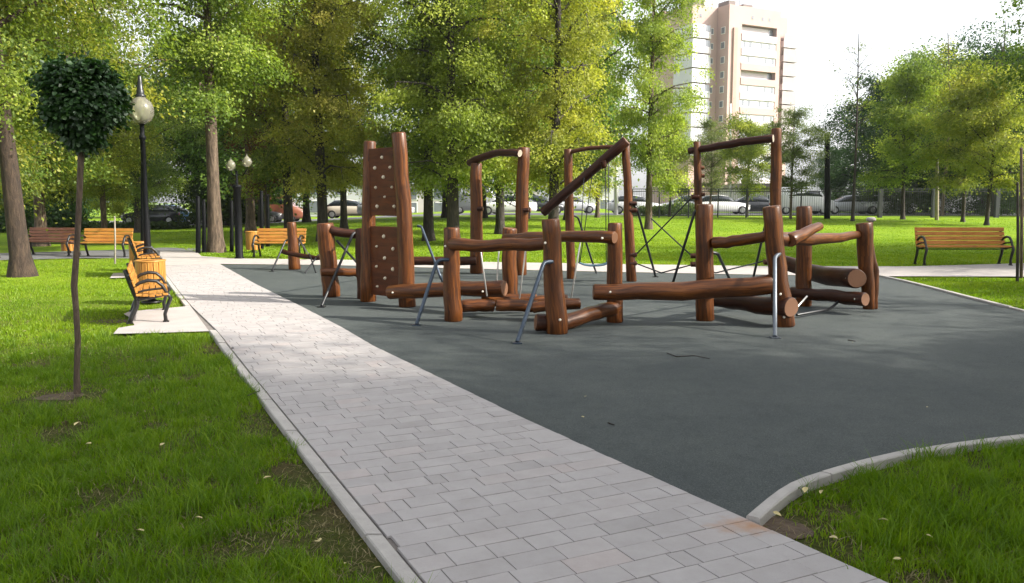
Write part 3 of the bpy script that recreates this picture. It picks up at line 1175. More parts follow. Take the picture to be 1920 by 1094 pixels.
# --- lone leaning post
hf = thing('log_hurdle', 550, 503, 'single rounded log post with black steel legs and low sagging beam', 'hurdle', EQ)
_, b_, t_ = post(hf, (546, 417), (553, 504), 9, 11)
rod('steel_leg', hf, [W(548, 450, b_[1]), W(536, 450, b_[1] - .05), G(510, 508)], .022, 'braceblack', plate=True)
rod('steel_leg', hf, [W(560, 448, b_[1]), G(583, 484)], .02, 'braceblack')
log('beam', hf, W(528, 471, b_[1] - .1), W(612, 484, b_[1] - .6), .06, .055, (0, 0, -.05), 'logdark')
rod('steel_leg', hf, [W(597, 478, b_[1] - .4), G(572, 512)], .018, 'braceblack')
rod('steel_leg', hf, [W(580, 476, b_[1] - .4), G(592, 511)], .018, 'braceblack')

# --- parallel rails with hanging steps
pb = thing('log_step_bridge', 960, 600, 'low log bridge of four posts with side rails and hanging wooden steps', 'play bridge', EQ)
_, p1b, p1t = post(pb, (847, 427), (850, 599), 15, 17.5, lean_bow=-0.015)
_, p2b, p2t = post(pb, (1032, 411), (1045, 622), 17, 19.5)
_, p3b, p3t = post(pb, (1153, 418), (1153, 601), 13, 16)
p4b_px = (961, 578)
_, p4b, p4t = post(pb, (956, 428), p4b_px, 13.5, 15, lean_bow=-0.03)
ru = p2b - p1b
ru[2] = 0
ru /= np.linalg.norm(ru)
fr = np.array([-0.62, -0.78, 0]) * 0.10
log('rail', pb, W(846, 458, p1b[1] - .12), W(1046, 455, p2b[1] + .02) + np.array([0, 0.12, 0]), .088, .08, (0, 0, -.03))
log('rail', pb, W(946, 448, p4b[1] - .1), W(1153, 446, p3b[1] - .16), .075, .083, (0, 0, .02))
bolt(pb, W(835, 462, p1b[1] - .14), .017)
bolt(pb, W(1022, 456, p2b[1] - .13), .017)
bolt(pb, W(1129, 447, p3b[1] - .26), .017)
bolt(pb, W(1050, 600, p2b[1] - .13), .017)
# hanging steps, each on its rods
stp = [((866, 575), (927, 574), 11.6, 12), ((903, 566), (1006, 562), 12.0, 10.5), ((930, 573), (1009, 576), 11.35, 11.5), ((998, 578), (1088, 569), 11.2, 10.5), ((1000, 566), (1064, 562), 11.75, 9.5)]
for (a, b, Y, rp_) in stp:
    log('step', pb, W(a[0], a[1], Y), W(b[0], b[1], Y + .05), rp_ / FPX * Y * .95, rp_ / FPX * Y, (0, 0, 0.01), 'log', 12, 0.08, 0.012)
for a, b, Y in (((901, 468), (913, 556), 11.45), ((986, 466), (974, 560), 11.9), ((1088, 455), (1071, 560), 11.5), ((937, 452), (929, 560), 12.1)):
    rod('hanger', pb, [W(a[0], a[1], Y), W(b[0], b[1], Y)], .011, 'zinc')
log('ground_beam', pb, W(1048, 609, p2b[1] + .22), W(1158, 575, p3b[1] + .02), .105, .10, (0, 0, 0), 'log')
log('foot_block', pb, W(1004, 604, p2b[1] + .05), W(1052, 607, p2b[1] + .1), .115, .105, (0, 0, 0), 'logdark', 12, .1)
rod('steel_leg', pb, [W(1036, 491, p2b[1] - .1), W(1020, 492, p2b[1] - .16), G(970, 641)], .026, 'brace', plate=True)
rod('steel_leg', pb, [W(842, 487, p1b[1] - .1), W(820, 488, p1b[1] - .12), G(781, 608)], .026, 'brace', plate=True)
rod('steel_leg', pb, [W(782, 424, 14.2), W(790, 425, 14.2), W(826, 520, 13.6), G(840, 552)], .022, 'brace')

# --- forked balance structure
fb = thing('log_balance_frame', 1450, 600, 'low balance frame of four thick log posts with long beam and forked branch rail', 'balance frame', EQ)
_, q1b, q1t = post(fb, (1321, 383), (1323, 598), 16, 17.5)
_, q2b, q2t = post(fb, (1446, 387), (1471, 609), 17, 19.5, lean_bow=-0.01)
_, q3b, q3t = post(fb, (1508, 387), (1506, 571), 13.5, 14.5)
_, q4b, q4t = post(fb, (1620, 418), (1630, 577), 15.5, 11, lean_bow=0.0)
log('prop', fb, G(1640, 577) - np.array([0, 0, .02]), W(1627, 440, q4b[1] + .05), .05, .062, (0.05, 0, 0), 'log')
mbc = MB(fb.location)
mbc.lathe(W(1633, 414, q4b[1] + .25), [(0.0, .055), (.05, .05), (.072, .03), (.07, .0), (.03, -.02), (.0, -.02)], 14)
mbc.build('post_cap', M['concrete'], fb)
log('stub', fb, W(1633, 440, q4b[1] + .25), W(1633, 412, q4b[1] + .25), .03, .03, (0, 0, 0), 'logdark')
log('beam', fb, W(1112, 548, 10.85), W(1448, 533, q2b[1] - .02), 15.5 / FPX * 10.85, 19 / FPX * 10.7, (0, 0, -.035))
bolt(fb, W(1144, 548, 10.72))
log('rail', fb, W(1337, 456, q1b[1] - .1), W(1440, 441, q2b[1] + .05), .078, .07, (0, 0, -.02))
log('rail', fb, W(1452, 447, q2b[1] + .02), W(1612, 440, q4b[1]), .10, .058, (0, 0, -.035))
log('forked_rail', fb, W(1480, 452, q2b[1] + .15), W(1537, 424, q2b[1] + .75), .095, .06, (0, 0, 0.0))
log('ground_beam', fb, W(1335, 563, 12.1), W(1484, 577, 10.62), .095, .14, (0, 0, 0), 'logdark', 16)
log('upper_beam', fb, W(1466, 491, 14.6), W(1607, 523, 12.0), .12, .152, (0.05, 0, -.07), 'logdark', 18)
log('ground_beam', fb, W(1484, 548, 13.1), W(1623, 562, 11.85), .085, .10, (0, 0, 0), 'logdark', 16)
for px, py, Y in ((1463, 552, q2b[1] - .15), (1470, 595, q2b[1] - .15), (1587, 522, 12.05), (1603, 561, 11.9), (1361, 570, 11.7), (1430, 575, 11.0)):
    bolt(fb, W(px, py, Y), .018)
rod('steel_leg', fb, [W(1462, 476, q2b[1] - .1), W(1453, 482, q2b[1] - .18), G(1453, 631)], .026, 'bracelight', plate=True)
rod('foot_bar', fb, [G(1494, 591, 0.03), G(1556, 580, .03), W(1575, 563, 12.2)], .02, 'braceblack')
rod('foot_bar', fb, [W(1494, 577, 11.6), W(1513, 556, 11.9)], .014, 'zinc')
rod('steel_leg', fb, [W(1335, 474, q1b[1]), W(1346, 476, q1b[1] + .05), G(1383, 556)], .022, 'braceblack')

# --- tall goal-like frame with a bent crossbar
tf = thing('log_gate', 935, 512, 'tall frame of two slim log posts under a bent crossbar', 'climbing frame', EQ)
_, e1b, e1t = post(tf, (893, 306), (893, 511), 11, 12)
_, e2b, e2t = post(tf, (982, 277), (975, 514), 11, 12.5)
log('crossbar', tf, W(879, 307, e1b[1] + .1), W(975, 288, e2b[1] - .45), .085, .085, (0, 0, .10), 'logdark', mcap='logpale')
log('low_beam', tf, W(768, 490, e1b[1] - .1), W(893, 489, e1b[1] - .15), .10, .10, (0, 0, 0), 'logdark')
for px, py, Y in ((897, 392, e1b[1] - .13), (983, 394, e2b[1] - .13), (986, 394, e2b[1] - .1)):
    log('cleat', tf, W(px - 2, py, Y), W(px + 9, py, Y - .02), .05, .05, (0, 0, 0), 'logdark')
rod('rope', tf, [W(985, 340, e2b[1] - .05), W(966, 362, e2b[1] + .2), W(956, 385, e2b[1] + .3)], .012, 'rope')
rod('rope', tf, [W(897, 340, e1b[1]), W(925, 366, e1b[1] + .1), W(975, 392, e2b[1])], .010, 'rope')

# --- slanted log frame with swing
sf = thing('log_swing_frame', 1120, 522, 'frame of two slim log posts under a steep slanting log with hanging blue swing seat', 'swing', EQ)
_, f1b, f1t = post(sf, (1065, 280), (1071, 521), 7.5, 9)
_, f2b, f2t = post(sf, (1173, 268), (1184, 526), 7.5, 9.5)
log('slanting_log', sf, W(1017, 400, f1b[1] - .25), W(1175, 264, f2b[1] - .17), .10, .105, (0, 0, .0), 'logdark')
log('crossbar', sf, W(1066, 287, f1b[1] + .0), W(1176, 278, f2b[1] + .02), .045, .045, (0, 0, .05), 'log')
mbs = MB(sf.location)
sw = W(1113, 497, 16.9)
prof = [(-.30, .045), (-.2, .005), (-.08, -.012), (.08, -.012), (.2, .005), (.30, .045)]
for (x0, z0), (x1, z1) in zip(prof[:-1], prof[1:]):
    c = sw + np.array([(x0 + x1) / 2, 0, (z0 + z1) / 2])
    d = np.array([x1 - x0, 0, z1 - z0])
    l = np.linalg.norm(d)
    d /= l
    mbs.box(c, (l + .01, .24, .03), (d, (0, 1, 0), np.cross(d, (0, 1, 0))), 0, .006)
mbs.build('swing_seat', M['seatblue'], sf)
for x0, px, py in ((-.30, 1095, 333), (-.27, 1112, 318), (.27, 1135, 300), (.30, 1141, 296)):
    rod('chain', sf, [W(px, py, 17.0), sw + np.array([x0, -.1 if px in (1095, 1141) else .1, .05])], .010, 'braceblack', 6)
rod('steel_leg', sf, [W(1074, 404, f1b[1]), W(1084, 408, f1b[1] + .1), W(1110, 490, f1b[1] + .4), G(1118, 512)], .022, 'braceblack')
for py in (382, 395, 478, 494):
    log('cleat', sf, W(1180, py, f2b[1] - .05), W(1194, py, f2b[1] - .05), .05, .045, (0, 0, 0), 'logdark')
log('cleat', sf, W(1131, 302, f2b[1] - .1), W(1133, 316, f2b[1] - .1), .07, .05, (0, 0, 0), 'logdark')
rod('steel_leg', sf, [W(1186, 384, f2b[1]), W(1194, 390, f2b[1]), G(1229, 518)], .026, 'braceblack', plate=True)

# --- rope crossing frame
rf = thing('log_rope_frame', 1380, 540, 'tall gate of two slim log posts and sloping crossbar strung with crossed ropes', 'rope frame', EQ)
_, h1b, h1t = post(rf, (1307, 266), (1314, 538), 6.5, 8.5)
_, h2b, h2t = post(rf, (1456, 241), (1452, 541), 9.5, 11)
log('crossbar', rf, W(1291, 284, h1b[1] + .1), W(1450, 260, h2b[1] - .4), .07, .074, (0, 0, .02), 'logdark', mcap='logpale')
for px, py in ((1298, 370), (1297, 480), (1297, 496)):
    log('cleat', rf, W(px + 12, py, h1b[1] - .05), W(px - 2, py, h1b[1] - .05), .05, .045, (0, 0, 0), 'logdark')
for px, py in ((1314, 315), (1315, 330), (1316, 365)):
    log('cleat', rf, W(px, py, h1b[1]), W(px + 6, py, h1b[1]), .04, .035, (0, 0, 0), 'log')
for a, b in (((1192, 478), (1297, 371)), ((1221, 410), (1297, 480)), ((1192, 494), (1240, 512)), ((1240, 512), (1297, 497)), ((1342, 512), (1440, 488)), ((1314, 505), (1342, 512))):
    Ya = f2b[1] + (h1b[1] - f2b[1]) * (a[0] - 1190) / 110
    Yb = f2b[1] + (h1b[1] - f2b[1]) * (b[0] - 1190) / 110
    Ya, Yb = np.clip([Ya, Yb], 15.4, 17.2)
    rod('rope', rf, [W(a[0], a[1], Ya), W(b[0], b[1], Yb)], .014, 'rope', 6)
rod('steel_leg', rf, [W(1310, 392, h1b[1]), W(1303, 396, h1b[1] - .02), G(1260, 536)], .026, 'braceblack', plate=True)
rod('steel_leg', rf, [W(1446, 395, h2b[1]), W(1440, 400, h2b[1]), G(1410, 532)], .024, 'braceblack', plate=True)
log('cleat', rf, W(1446, 491, h2b[1] - .1), W(1432, 492, h2b[1] - .1), .06, .05, (0, 0, 0), 'logdark')


# ------------------------------------------------------------------ benches, bins, lamps
def make_bench(length=1.5, slat='slat', wide_leg=False):
    root = empty('park_bench')
    for sx in (-1, 1):
        x = sx * (length / 2 - 0.06)
        mb = MB()
        P = lambda y, z: (x, y, z)
        r = 0.021
        mb.tube([P(-.13, .80), P(-.085, .66), P(-.03, .50), P(.02, .36), P(.00, .24), P(-.06, .12), P(-.10, .0)], [.026, .028, .030, .033, .031, .029, .031], 8, squash=1.25)
        mb.tube([P(.02, .36), P(.12, .365), P(.25, .385), P(.38, .41), P(.46, .41), P(.49, .36), P(.44, .24), P(.40, .12), P(.41, .0)], [.031, .026, .026, .026, .031, .031, .029, .026, .031], 8, squash=1.25)
        mb.box((x, -.10, .01), (.06, .09, .02))
        mb.box((x, .41, .01), (.06, .09, .02))
        mb.build('side_frame', M['iron'], root)
        ab = MB()
        ab.tube([P(-.02, .54), P(.06, .60), P(.18, .635), P(.30, .62), P(.38, .55), P(.42, .47), P(.45, .41)], [.024, .026, .027, .026, .025, .024, .024], 8, squash=1.4)
        ab.tube([P(.0, .45), P(.12, .485), P(.26, .50), P(.40, .51)], .018, 6)
        ab.build('armrest', M['iron'], root)
    mid = MB()
    mid.tube([(-length / 2 + .06, .2, .355), (length / 2 - .06, .2, .355)], .013, 6)
    mid.build('stretcher', M['iron'], root)
    for k in range(5):
        y = .045 + k * .093
        z = .405 + .012 * abs(k - 2) * .8
        s_ = MB()
        s_.box((0, y, z), (length, .078, .034), None, 0, .006)
        s_.build('seat_slat', M[slat], root)
    bd = np.array([0, -.12, .43])
    bd /= np.linalg.norm(bd)
    bn = np.cross((1, 0, 0), bd)
    for k in range(4):
        t = .10 + k * .102
        c = np.array([0, .02, .40]) + bd * t + bn * -.03
        c = np.array([0, .035 - .27 * t, .40 + t * .965])
        s_ = MB()
        s_.box(c, (length, .03, .088), ((1, 0, 0), bn, bd), 0, .006)
        s_.build('back_slat', M[slat], root)
    return root


BG = 'park benches on iron frames'
bench = make_bench()
pth = np.array(KERB_IN[-1]) - np.array(KERB_IN[0])
ang = math.atan2(pth[1], pth[0])
near = G(281, 606)
tag(bench, 'orange slatted bench on black iron frame, seen end on beside the paved path', 'bench', BG)
u = pth / np.linalg.norm(pth)
# the seat faces the path: local +y points to the path's right-hand side
rz = ang - math.pi + math.pi     # local x along the path
bench.rotation_euler = (0, 0, ang + math.pi - R(2.5))
bench.scale = (1, .88, .9)   # local +y then points right of the path direction reversed
c_ = near[:2] + u * 0.75 + np.array([-0.13, -0.02])
bench.location = (c_[0], c_[1], -0.008)


def put_bench(loc, rz, label, src=None, s=1.0):
    o = copy_tree(src or bench)
    o.location = (loc[0], loc[1], float(loc[2]) if len(loc) > 2 else float(terr(loc[0], loc[1])) + 0.03)
    o.rotation_euler = (0, 0, rz)
    o.scale = (s, s, s)
    o['label'] = label
    return o


g2 = G(258, 519)
put_bench((g2[0] - .33, g2[1] + .7, -0.008), ang + math.pi, 'bench on small concrete slab seen end on behind the slatted litter bin')
g3 = G(195, 481)
put_bench((g3[0], g3[1] + .3, -.015), R(178), 'yellow slatted bench facing across the asphalt walk near a thin wooden stake', None, 1.0)
g5 = G(522, 482)
put_bench((g5[0], g5[1] + .35, -.01), R(176), 'orange slatted bench standing behind the lone leaning log post')
benchr = make_bench(2.32, 'slatbrown')
g6 = G(1814, 497)
tag(benchr, 'long brown slatted bench with wood knots facing the playground from cross path', 'bench', BG)
benchr.location = (g6[0], g6[1] + .42, -.012)
benchr.rotation_euler = (0, 0, R(179))
for ch in benchr.children:
    pass
benchr.scale = (1, 1.05, 1.15)
bd4 = make_bench(1.7, 'slatred')
tag(bd4, 'reddish brown bench half hidden behind the thick old tree trunk', 'bench', BG)
g4 = G(92, 478)
bd4.location = (g4[0], g4[1] + .3, -.015)
bd4.rotation_euler = (0, 0, R(172))


def make_bin():
    root = empty('litter_bin')
    n = 16
    Rb, hb = .215, .60
    sh = MB()
    for k in range(n):
        a = 2 * math.pi * k / n
        e = np.array([math.cos(a), math.sin(a), 0])
        t = np.array([-math.sin(a), math.cos(a), 0])
        sh.box(e * Rb + np.array([0, 0, .08 + hb / 2]), (hb, 2 * math.pi * Rb / n - .008, .026), ((0, 0, 1), t, e), 0, .005)
    sh.build('slat_shell', M['slat'], root)
    ln = MB()
    ln.lathe((0, 0, 0), [(0, .1), (.185, .1), (.19, .66), (.175, .66), (.17, .14), (0, .14)], 20)
    ln.build('liner', M['iron'], root)
    rm = MB()
    rm.lathe((0, 0, 0), [(.17, .672), (.205, .684), (.236, .684), (.24, .668), (.232, .655)], 24)
    rm.build('rim', M['slat'], root)
    ft = MB()
    ft.lathe((0, 0, 0), [(0.0, .1), (.06, .1), (.06, .02), (.16, .015), (.16, -.01), (0, -.01)], 18)
    ft.build('foot', M['iron'], root)
    return root


LB = 'round wooden slatted litter bins'
lb = make_bin()
gb = G(285, 565)
tag(lb, 'round orange slatted litter bin right behind the end-on iron bench', 'litter bin', LB)
lb['label'] = 'round orange slatted litter bin just behind the end-on iron bench'
lb.location = (gb[0], gb[1], -.01)
for px, py, lab in ((263, 505, 'slatted bin beside the bench on the small slab, partly hidden by bigger bin'),
                    (475, 472, 'small orange slatted bin next to the bench behind the lone log post'),
                    (130, 474, 'small orange bin at the end of the reddish brown bench')):
    o = copy_tree(lb)
    g = G(px, py)
    o.location = (g[0], g[1], -.02)
    o['label'] = lab


def glass_mat():
    m, n, out = mat('lamp_globe_glass')
    tr = N(n, 'BsdfTransparent')
    tr.inputs[0].default_value = (0.92, 0.90, 0.80, 1)
    gl = N(n, 'BsdfGlossy', Roughness=0.08)
    df = N(n, 'BsdfTranslucent')
    df.inputs[0].default_value = (0.75, 0.70, 0.55, 1)
    d2 = N(n, 'BsdfDiffuse')
    d2.inputs[0].default_value = (0.70, 0.66, 0.52, 1)
    a0 = N(n, 'MixShader', Fac=0.5)
    n.links.new(df.outputs[0], a0.inputs[1])
    n.links.new(d2.outputs[0], a0.inputs[2])
    tx = N(n, 'TexCoord')
    t = N(n, 'TexNoise', Scale=4.0, Detail=2.0)
    n.links.new(tx.outputs['Object'], t.inputs['Vector'])
    mr = N(n, 'MapRange')
    mr.inputs['To Min'].default_value = 0.2
    mr.inputs['To Max'].default_value = 0.55
    n.links.new(t.outputs['Fac'], mr.inputs['Value'])
    a = N(n, 'MixShader')
    n.links.new(mr.outputs[0], a.inputs[0])
    n.links.new(tr.outputs[0], a.inputs[1])
    n.links.new(a0.outputs[0], a.inputs[2])
    fr = N(n, 'Fresnel', IOR=1.5)
    b = N(n, 'MixShader')
    n.links.new(fr.outputs[0], b.inputs[0])
    n.links.new(a.outputs[0], b.inputs[1])
    n.links.new(gl.outputs[0], b.inputs[2])
    n.links.new(b.outputs[0], out.inputs[0])
    return m


M['glass'] = glass_mat()


def lamp_one():
    Y = 19.0
    k = Y / FPX
    g = W(279, 510, Y)
    root = empty('street_lamp', (g[0], g[1], -.04), 0, 'tall black park lamp with single glass globe and spike finial behind the litter bin', 'street lamp', 'park lamps')
    zt = W(275, 140, Y)[2] + .04
    zg0, zg1 = W(275, 233, Y)[2] + .04, W(275, 182, Y)[2] + .04
    mb = MB()
    mb.lathe((0, 0, 0), [(.0, 0), (.16, 0), (.16, .06), (.11, .10), (.10, .55), (.075, .62), (.075, 1.2), (.058, 1.3), (.055, zg0 - .35), (.075, zg0 - .33), (.075, zg0 - .27), (.05, zg0 - .25), (.05, zg0 - .02), (.085, zg0), (.085, zg0 + .02), (.03, zg0 + .03), (.03, zg0 + .16), (0, zg0 + .17)], 16)
    mb.build('pole', M['lampgrey'], root)
    gb_ = MB()
    hgt = zg1 - zg0
    prof = [(.075, 0), (.15, .05), (.215, .15), (.262, .32), (.275, .50), (.262, .66), (.215, .82), (.14, .94), (.09, 1.0)]
    gb_.lathe((0, 0, zg0), [(r_, z_ * hgt) for r_, z_ in prof], 28)
    gb_.build('globe', M['glass'], root)
    fb_ = MB()
    fb_.lathe((0, 0, zg1), [(.10, -.02), (.115, .0), (.115, .04), (.085, .06), (.085, .13), (.07, .15), (.055, .3), (.038, .45), (.03, zt - zg1 - .03), (0, zt - zg1)], 16)
    fb_.build('finial', M['lamp'], root)


lamp_one()


def lamp_two():
    g = G(449, 484)
    Y = g[1]
    root = empty('street_lamp', (g[0], g[1], -.04), 0, 'short dark lamp post with two round globes beside the paved junction', 'street lamp', 'park lamps')
    z0 = W(449, 345, Y)[2]
    mb = MB()
    mb.lathe((0, 0, 0), [(0, 0), (.14, 0), (.14, .05), (.11, .08), (.105, z0 - .1), (.13, z0 - .08), (.13, z0), (.04, z0 + .02), (.03, z0 + .4), (0, z0 + .42)], 14)
    mb.build('pole', M['lampgrey'], root)
    for px, py in ((433, 311), (463, 304)):
        q = W(px, py, Y) - np.array([g[0], g[1], -.04])
        am = MB()
        am.tube([(0, 0, z0 + .3), (q[0] * .6, 0, z0 + .28), (q[0], 0, q[2] - .2), (q[0], 0, q[2] - .12)], .018, 7)
        am.build('arm', M['lampgrey'], root)
        gl = MB()
        gl.lathe(q, [(.05, -.14), (.11, -.10), (.145, 0), (.11, .09), (.05, .14), (.02, .17), (0, .24)], 18)
        gl.build('globe', M['glass'], root)


lamp_two()


def pole(name, px, ptop, pbase, rpx, m, label, cat, Y=None, group=None, lean=0.0):
    Y = Y if Y else G(px, pbase)[1]
    b = W(px, pbase, Y)
    z0 = float(terr(b[0], b[1]))
    t = W(px + lean, ptop, Y)
    o = empty(name, (b[0], b[1], z0), 0, label, cat, group)
    mb = MB((b[0], b[1], z0))
    k = Y / FPX
    mb.tube([(b[0], b[1], z0 - .1), (b[0] * .5 + t[0] * .5 + .01, b[1], (z0 + t[2]) / 2), (t[0], t[1], t[2])], [rpx * k * 1.1, rpx * k, rpx * k * .85], 10, 0, 1, None, 0.03, int(px))
    mb.build('shaft', M[m], o)
    cp = MB((b[0], b[1], z0))
    cp.lathe(t, [(rpx * k * .9, -.03), (rpx * k, 0), (rpx * k * .6, .03), (0, .04)], 10)
    cp.build('cap', M[m], o)


pole('wooden_stake', 1757, 282, 405, 3.2, 'stake', 'tall pale wooden stake in front of fence, beside a thin tree', 'stake', 48)
pole('wooden_stake', 1915, 280, 525, 2.8, 'bark', 'tall pale stake at the edge of view past the long bench', 'stake', 18.0)
pole('wooden_stake', 1908, 345, 527, 2.6, 'barkdark', 'thin dark stake rising from grass just past the long bench', 'stake', 17.0)
pole('wooden_stake', 215, 408, 490, 1.6, 'barkpale', 'short thin stake standing before the yellow slatted bench', 'stake', 22.2)
pole('metal_post', 1551, 252, 405, 5, 'lampgrey', 'black square-topped metal post rising above the fence', 'post', 50)
pole('metal_post', 267, 290, 462, 3.5, 'lampgrey', 'slim dark post just behind the tall globe lamp', 'post', 30)
pole('metal_post', 371, 370, 473, 4.2, 'lampgrey', 'dark bollard post nearest the tall trunk, one of a pair', 'post', 26.6)
bpy.data.objects[-1] if False else None
pole('metal_post', 382, 376, 473, 3.6, 'lampgrey', 'dark post touching the tall brown trunk, second of a pair', 'post', 26.9)
pole('metal_post', 1155, 300, 385, 4, 'zinc', 'pale metal lamp mast among parked cars behind the swing frame', 'post', 62)
pole('metal_post', 1370, 195, 380, 1.6, 'zinc', 'thin pale mast in front of the pink tower block', 'post', 75)
pole('metal_post', 1533, 300, 380, 1.6, 'zinc', 'thin pale mast between the black metal post and pink tower', 'post', 75)
for o in bpy.data.objects:
    if o.get('label') == 'dark bollard post nearest the tall trunk, one of a pair':
        o['label'] = 'dark post farther from the tall brown trunk, first of a pair'


pole('metal_post', 434, 378, 468, 3.4, 'lampgrey', 'dark slim post just before the two-globe lamp post', 'post', 27.5)
pole('metal_post', 490, 360, 462, 3.8, 'lampgrey', 'dark post rising right beside the small orange bin and bench', 'post', 29)
pole('metal_post', 502, 366, 460, 3.4, 'lampgrey', 'dark post rising behind the backrest of the orange bench', 'post', 30)


# ------------------------------------------------------------------ trees
def make_tree(seed, Ht, r0, crown0, crad, nclump, nleaf, leaf, lsize, prof='column', lean=(0, 0), mb_='bark', droop=0.5, limbs=26, csize=0.42, wild=0.25, trunk_to=0.96, bend=0.25, fork=False, gap=0.0):
    rg = random.Random(seed)
    ng = np.random.default_rng(seed)
    # trunk axis
    n = 12
    ax = []
    bx, by = rg.uniform(-bend, bend), rg.uniform(-bend, bend)
    p1, p2 = rg.uniform(0, 6), rg.uniform(0, 6)
    for i in range(n + 1):
        t = i / n
        ax.append(np.array([lean[0] * t + bx * math.sin(t * 3.1 + p1) * t, lean[1] * t + by * math.sin(t * 2.7 + p2) * t, Ht * trunk_to * t]))
    rad = [r0 * (1 - 0.9 * (i / n) ** 0.9) + 0.012 for i in range(n + 1)]
    rad[0] *= 1.45
    ax.insert(1, ax[0] * 0.6 + ax[1] * 0.4)
    rad.insert(1, r0 * 1.08)
    mb = MB()
    mb.tube(ax, rad, 12, 0, 0, None, 0.07, seed)

    def at(t):
        f = t * n
        i = min(n - 1, int(f))
        A = [ax[0]] + ax[2:]
        Rr = [rad[0] / 1.45] + rad[2:]
        return A[i] * (1 - f + i) + A[i + 1] * (f - i), Rr[i] * (1 - f + i) + Rr[i + 1] * (f - i)

    def width(h):
        if prof == 'column':
            return crad * (0.55 + 0.45 * math.sin(min(1, h * 1.25 + .12) * math.pi * .5)) * (1 if h < .7 else max(.12, 1 - (h - .7) / .33))
        if prof == 'round':
            return crad * max(.15, math.sqrt(max(0, 1 - (2 * h - .95) ** 2)))
        if prof == 'broad':
            return crad * max(.2, math.sin((h * .85 + .13) * math.pi) ** .6)
        return crad
    cc, ct = [], []
    ga = rg.uniform(0, 6.28)
    for k in range(limbs):
        h = min(.99, max(0, (k + rg.uniform(-.8, 1.8)) / limbs))
        tz = crown0 + (1 - crown0) * h
        p, rr = at(min(.97, tz * .93))
        ga += 2.39996 + rg.uniform(-.5, .5)
        w = width(h) * rg.uniform(.7, 1.15)
        el = rg.uniform(.15, 1.05) + (0.35 if h > .7 else 0)
        e = np.array([math.cos(ga), math.sin(ga), 0])
        L = w
        tip = p + e * L + np.array([0, 0, L * math.tan(min(1.1, el)) * .55])
        mid = p * .5 + tip * .5 + np.array([0, 0, .10 * L])
        end = tip + e * L * .10 + np.array([0, 0, -droop * .45 * L])
        rl = max(.012, min(rr * .55, .02 + .022 * L))
        mb.tube([p, mid, tip, end], [rl, rl * .65, rl * .35, .006], 6, 0, 0)
        m_ = max(2, int(round(1.25 * nclump / limbs * (0.5 + w / max(crad, .1)))))
        if rg.random() < gap:
            continue
        for j in range(m_):
            s = rg.uniform(.18, 1.12)
            if s < .5:
                q = p * (1 - s * 2) + mid * s * 2
            elif s < .85:
                q = mid * (1 - (s - .5) / .35) + tip * ((s - .5) / .35)
            else:
                q = tip * (1 - (s - .85) / .27) + end * ((s - .85) / .27)
            sp = (.25 + wild) * w * .55
            q = q + np.array([rg.gauss(0, sp), rg.gauss(0, sp), rg.gauss(0, sp * .6) - droop * .10 - rg.uniform(0, .32) * w * droop * (s > .5)])
            cc.append(q)
            ct.append(rg.gauss(.45, .2))
            if rg.random() < .35:
                mb.tube([tip * .4 + mid * .6 if s > .4 else p * .4 + mid * .6, q], [.012, .005], 4, 0, 0)
    cc = np.array(cc)
    nC = len(cc)
    per = max(10, int(nleaf / nC))
    C = np.repeat(cc, per, 0)
    T = np.repeat(np.array(ct), per)
    cs = np.repeat(csize * .78 * ng.uniform(.6, 1.4, nC), per)
    m = len(C)
    # each clump is a drooping spray: flat, tilted outwards and down
    out = C - np.array([0, 0, 0])
    out[:, 2] = 0
    out[:, :2] -= np.array([lean[0], lean[1]]) * (C[:, 2:3] / Ht)
    out /= np.linalg.norm(out, axis=1)[:, None] + 1e-6
    g3 = ng.normal(0, 1, (m, 3))
    side = np.stack([-out[:, 1], out[:, 0], np.zeros(m)], 1)
    ro = g3[:, 0] * .95
    P = C + out * (ro * cs)[:, None] + side * (g3[:, 1] * cs * .95)[:, None]
    P[:, 2] += g3[:, 2] * cs * .55 - droop * np.abs(ro) * cs * .55 - droop * .25 * (ro > 0) * ro * cs
    ld = out * ng.uniform(-.1, 1, m)[:, None] + ng.normal(0, .42, (m, 3))
    ld[:, 2] -= .35 + droop * .3
    ld /= np.linalg.norm(ld, axis=1)[:, None]
    nn = ng.normal(0, .38, (m, 3)) + out * .35 + np.array([0, 0, .8])
    sd = np.cross(ld, nn)
    sd /= np.linalg.norm(sd, axis=1)[:, None] + 1e-6
    up = np.cross(sd, ld)
    ls = lsize * ng.uniform(.6, 1.35, m)
    L_ = (ls)[:, None]
    Wd = (ls * .36)[:, None]
    fold = up * (ls * .10)[:, None]
    V = np.stack([P, P + ld * L_ * .45 + sd * Wd + fold, P + ld * L_, P + ld * L_ * .45 - sd * Wd + fold], 1).reshape(-1, 3)
    tn = np.clip(T + ng.normal(0, .09, m), 0, 1)
    me = fast_mesh('crown', V, np.arange(m * 4), np.arange(m) * 4, np.full(m, 4), tn)
    me.materials.append(LEAF[leaf])
    tm = mb.build('trunk', M[mb_])
    trunk_me = tm.data
    bpy.data.objects.remove(tm)
    return trunk_me, me


TV = {}


def variant(key, *a, **k):
    TV[key] = make_tree(*a, **k)


def plant(name, key, x, y, rz, s, label, cat='tree', group=None, sz=None, mats=None, z=None):
    r = empty(name, (x, y, (float(terr(x, y)) if z is None else z) - .03), rz, label, cat, group)
    r.scale = (s, s, s if sz is None else sz)
    tm, cm = TV[key]
    t = bpy.data.objects.new('trunk', tm)
    COL.objects.link(t)
    t.parent = r
    c = bpy.data.objects.new('crown', cm)
    COL.objects.link(c)
    c.parent = r
    return r


def X(px, Y):
    return (px - CX) / FPX * Y * (1 / math.cos(0)) if False else W(px, 420, Y)[0]


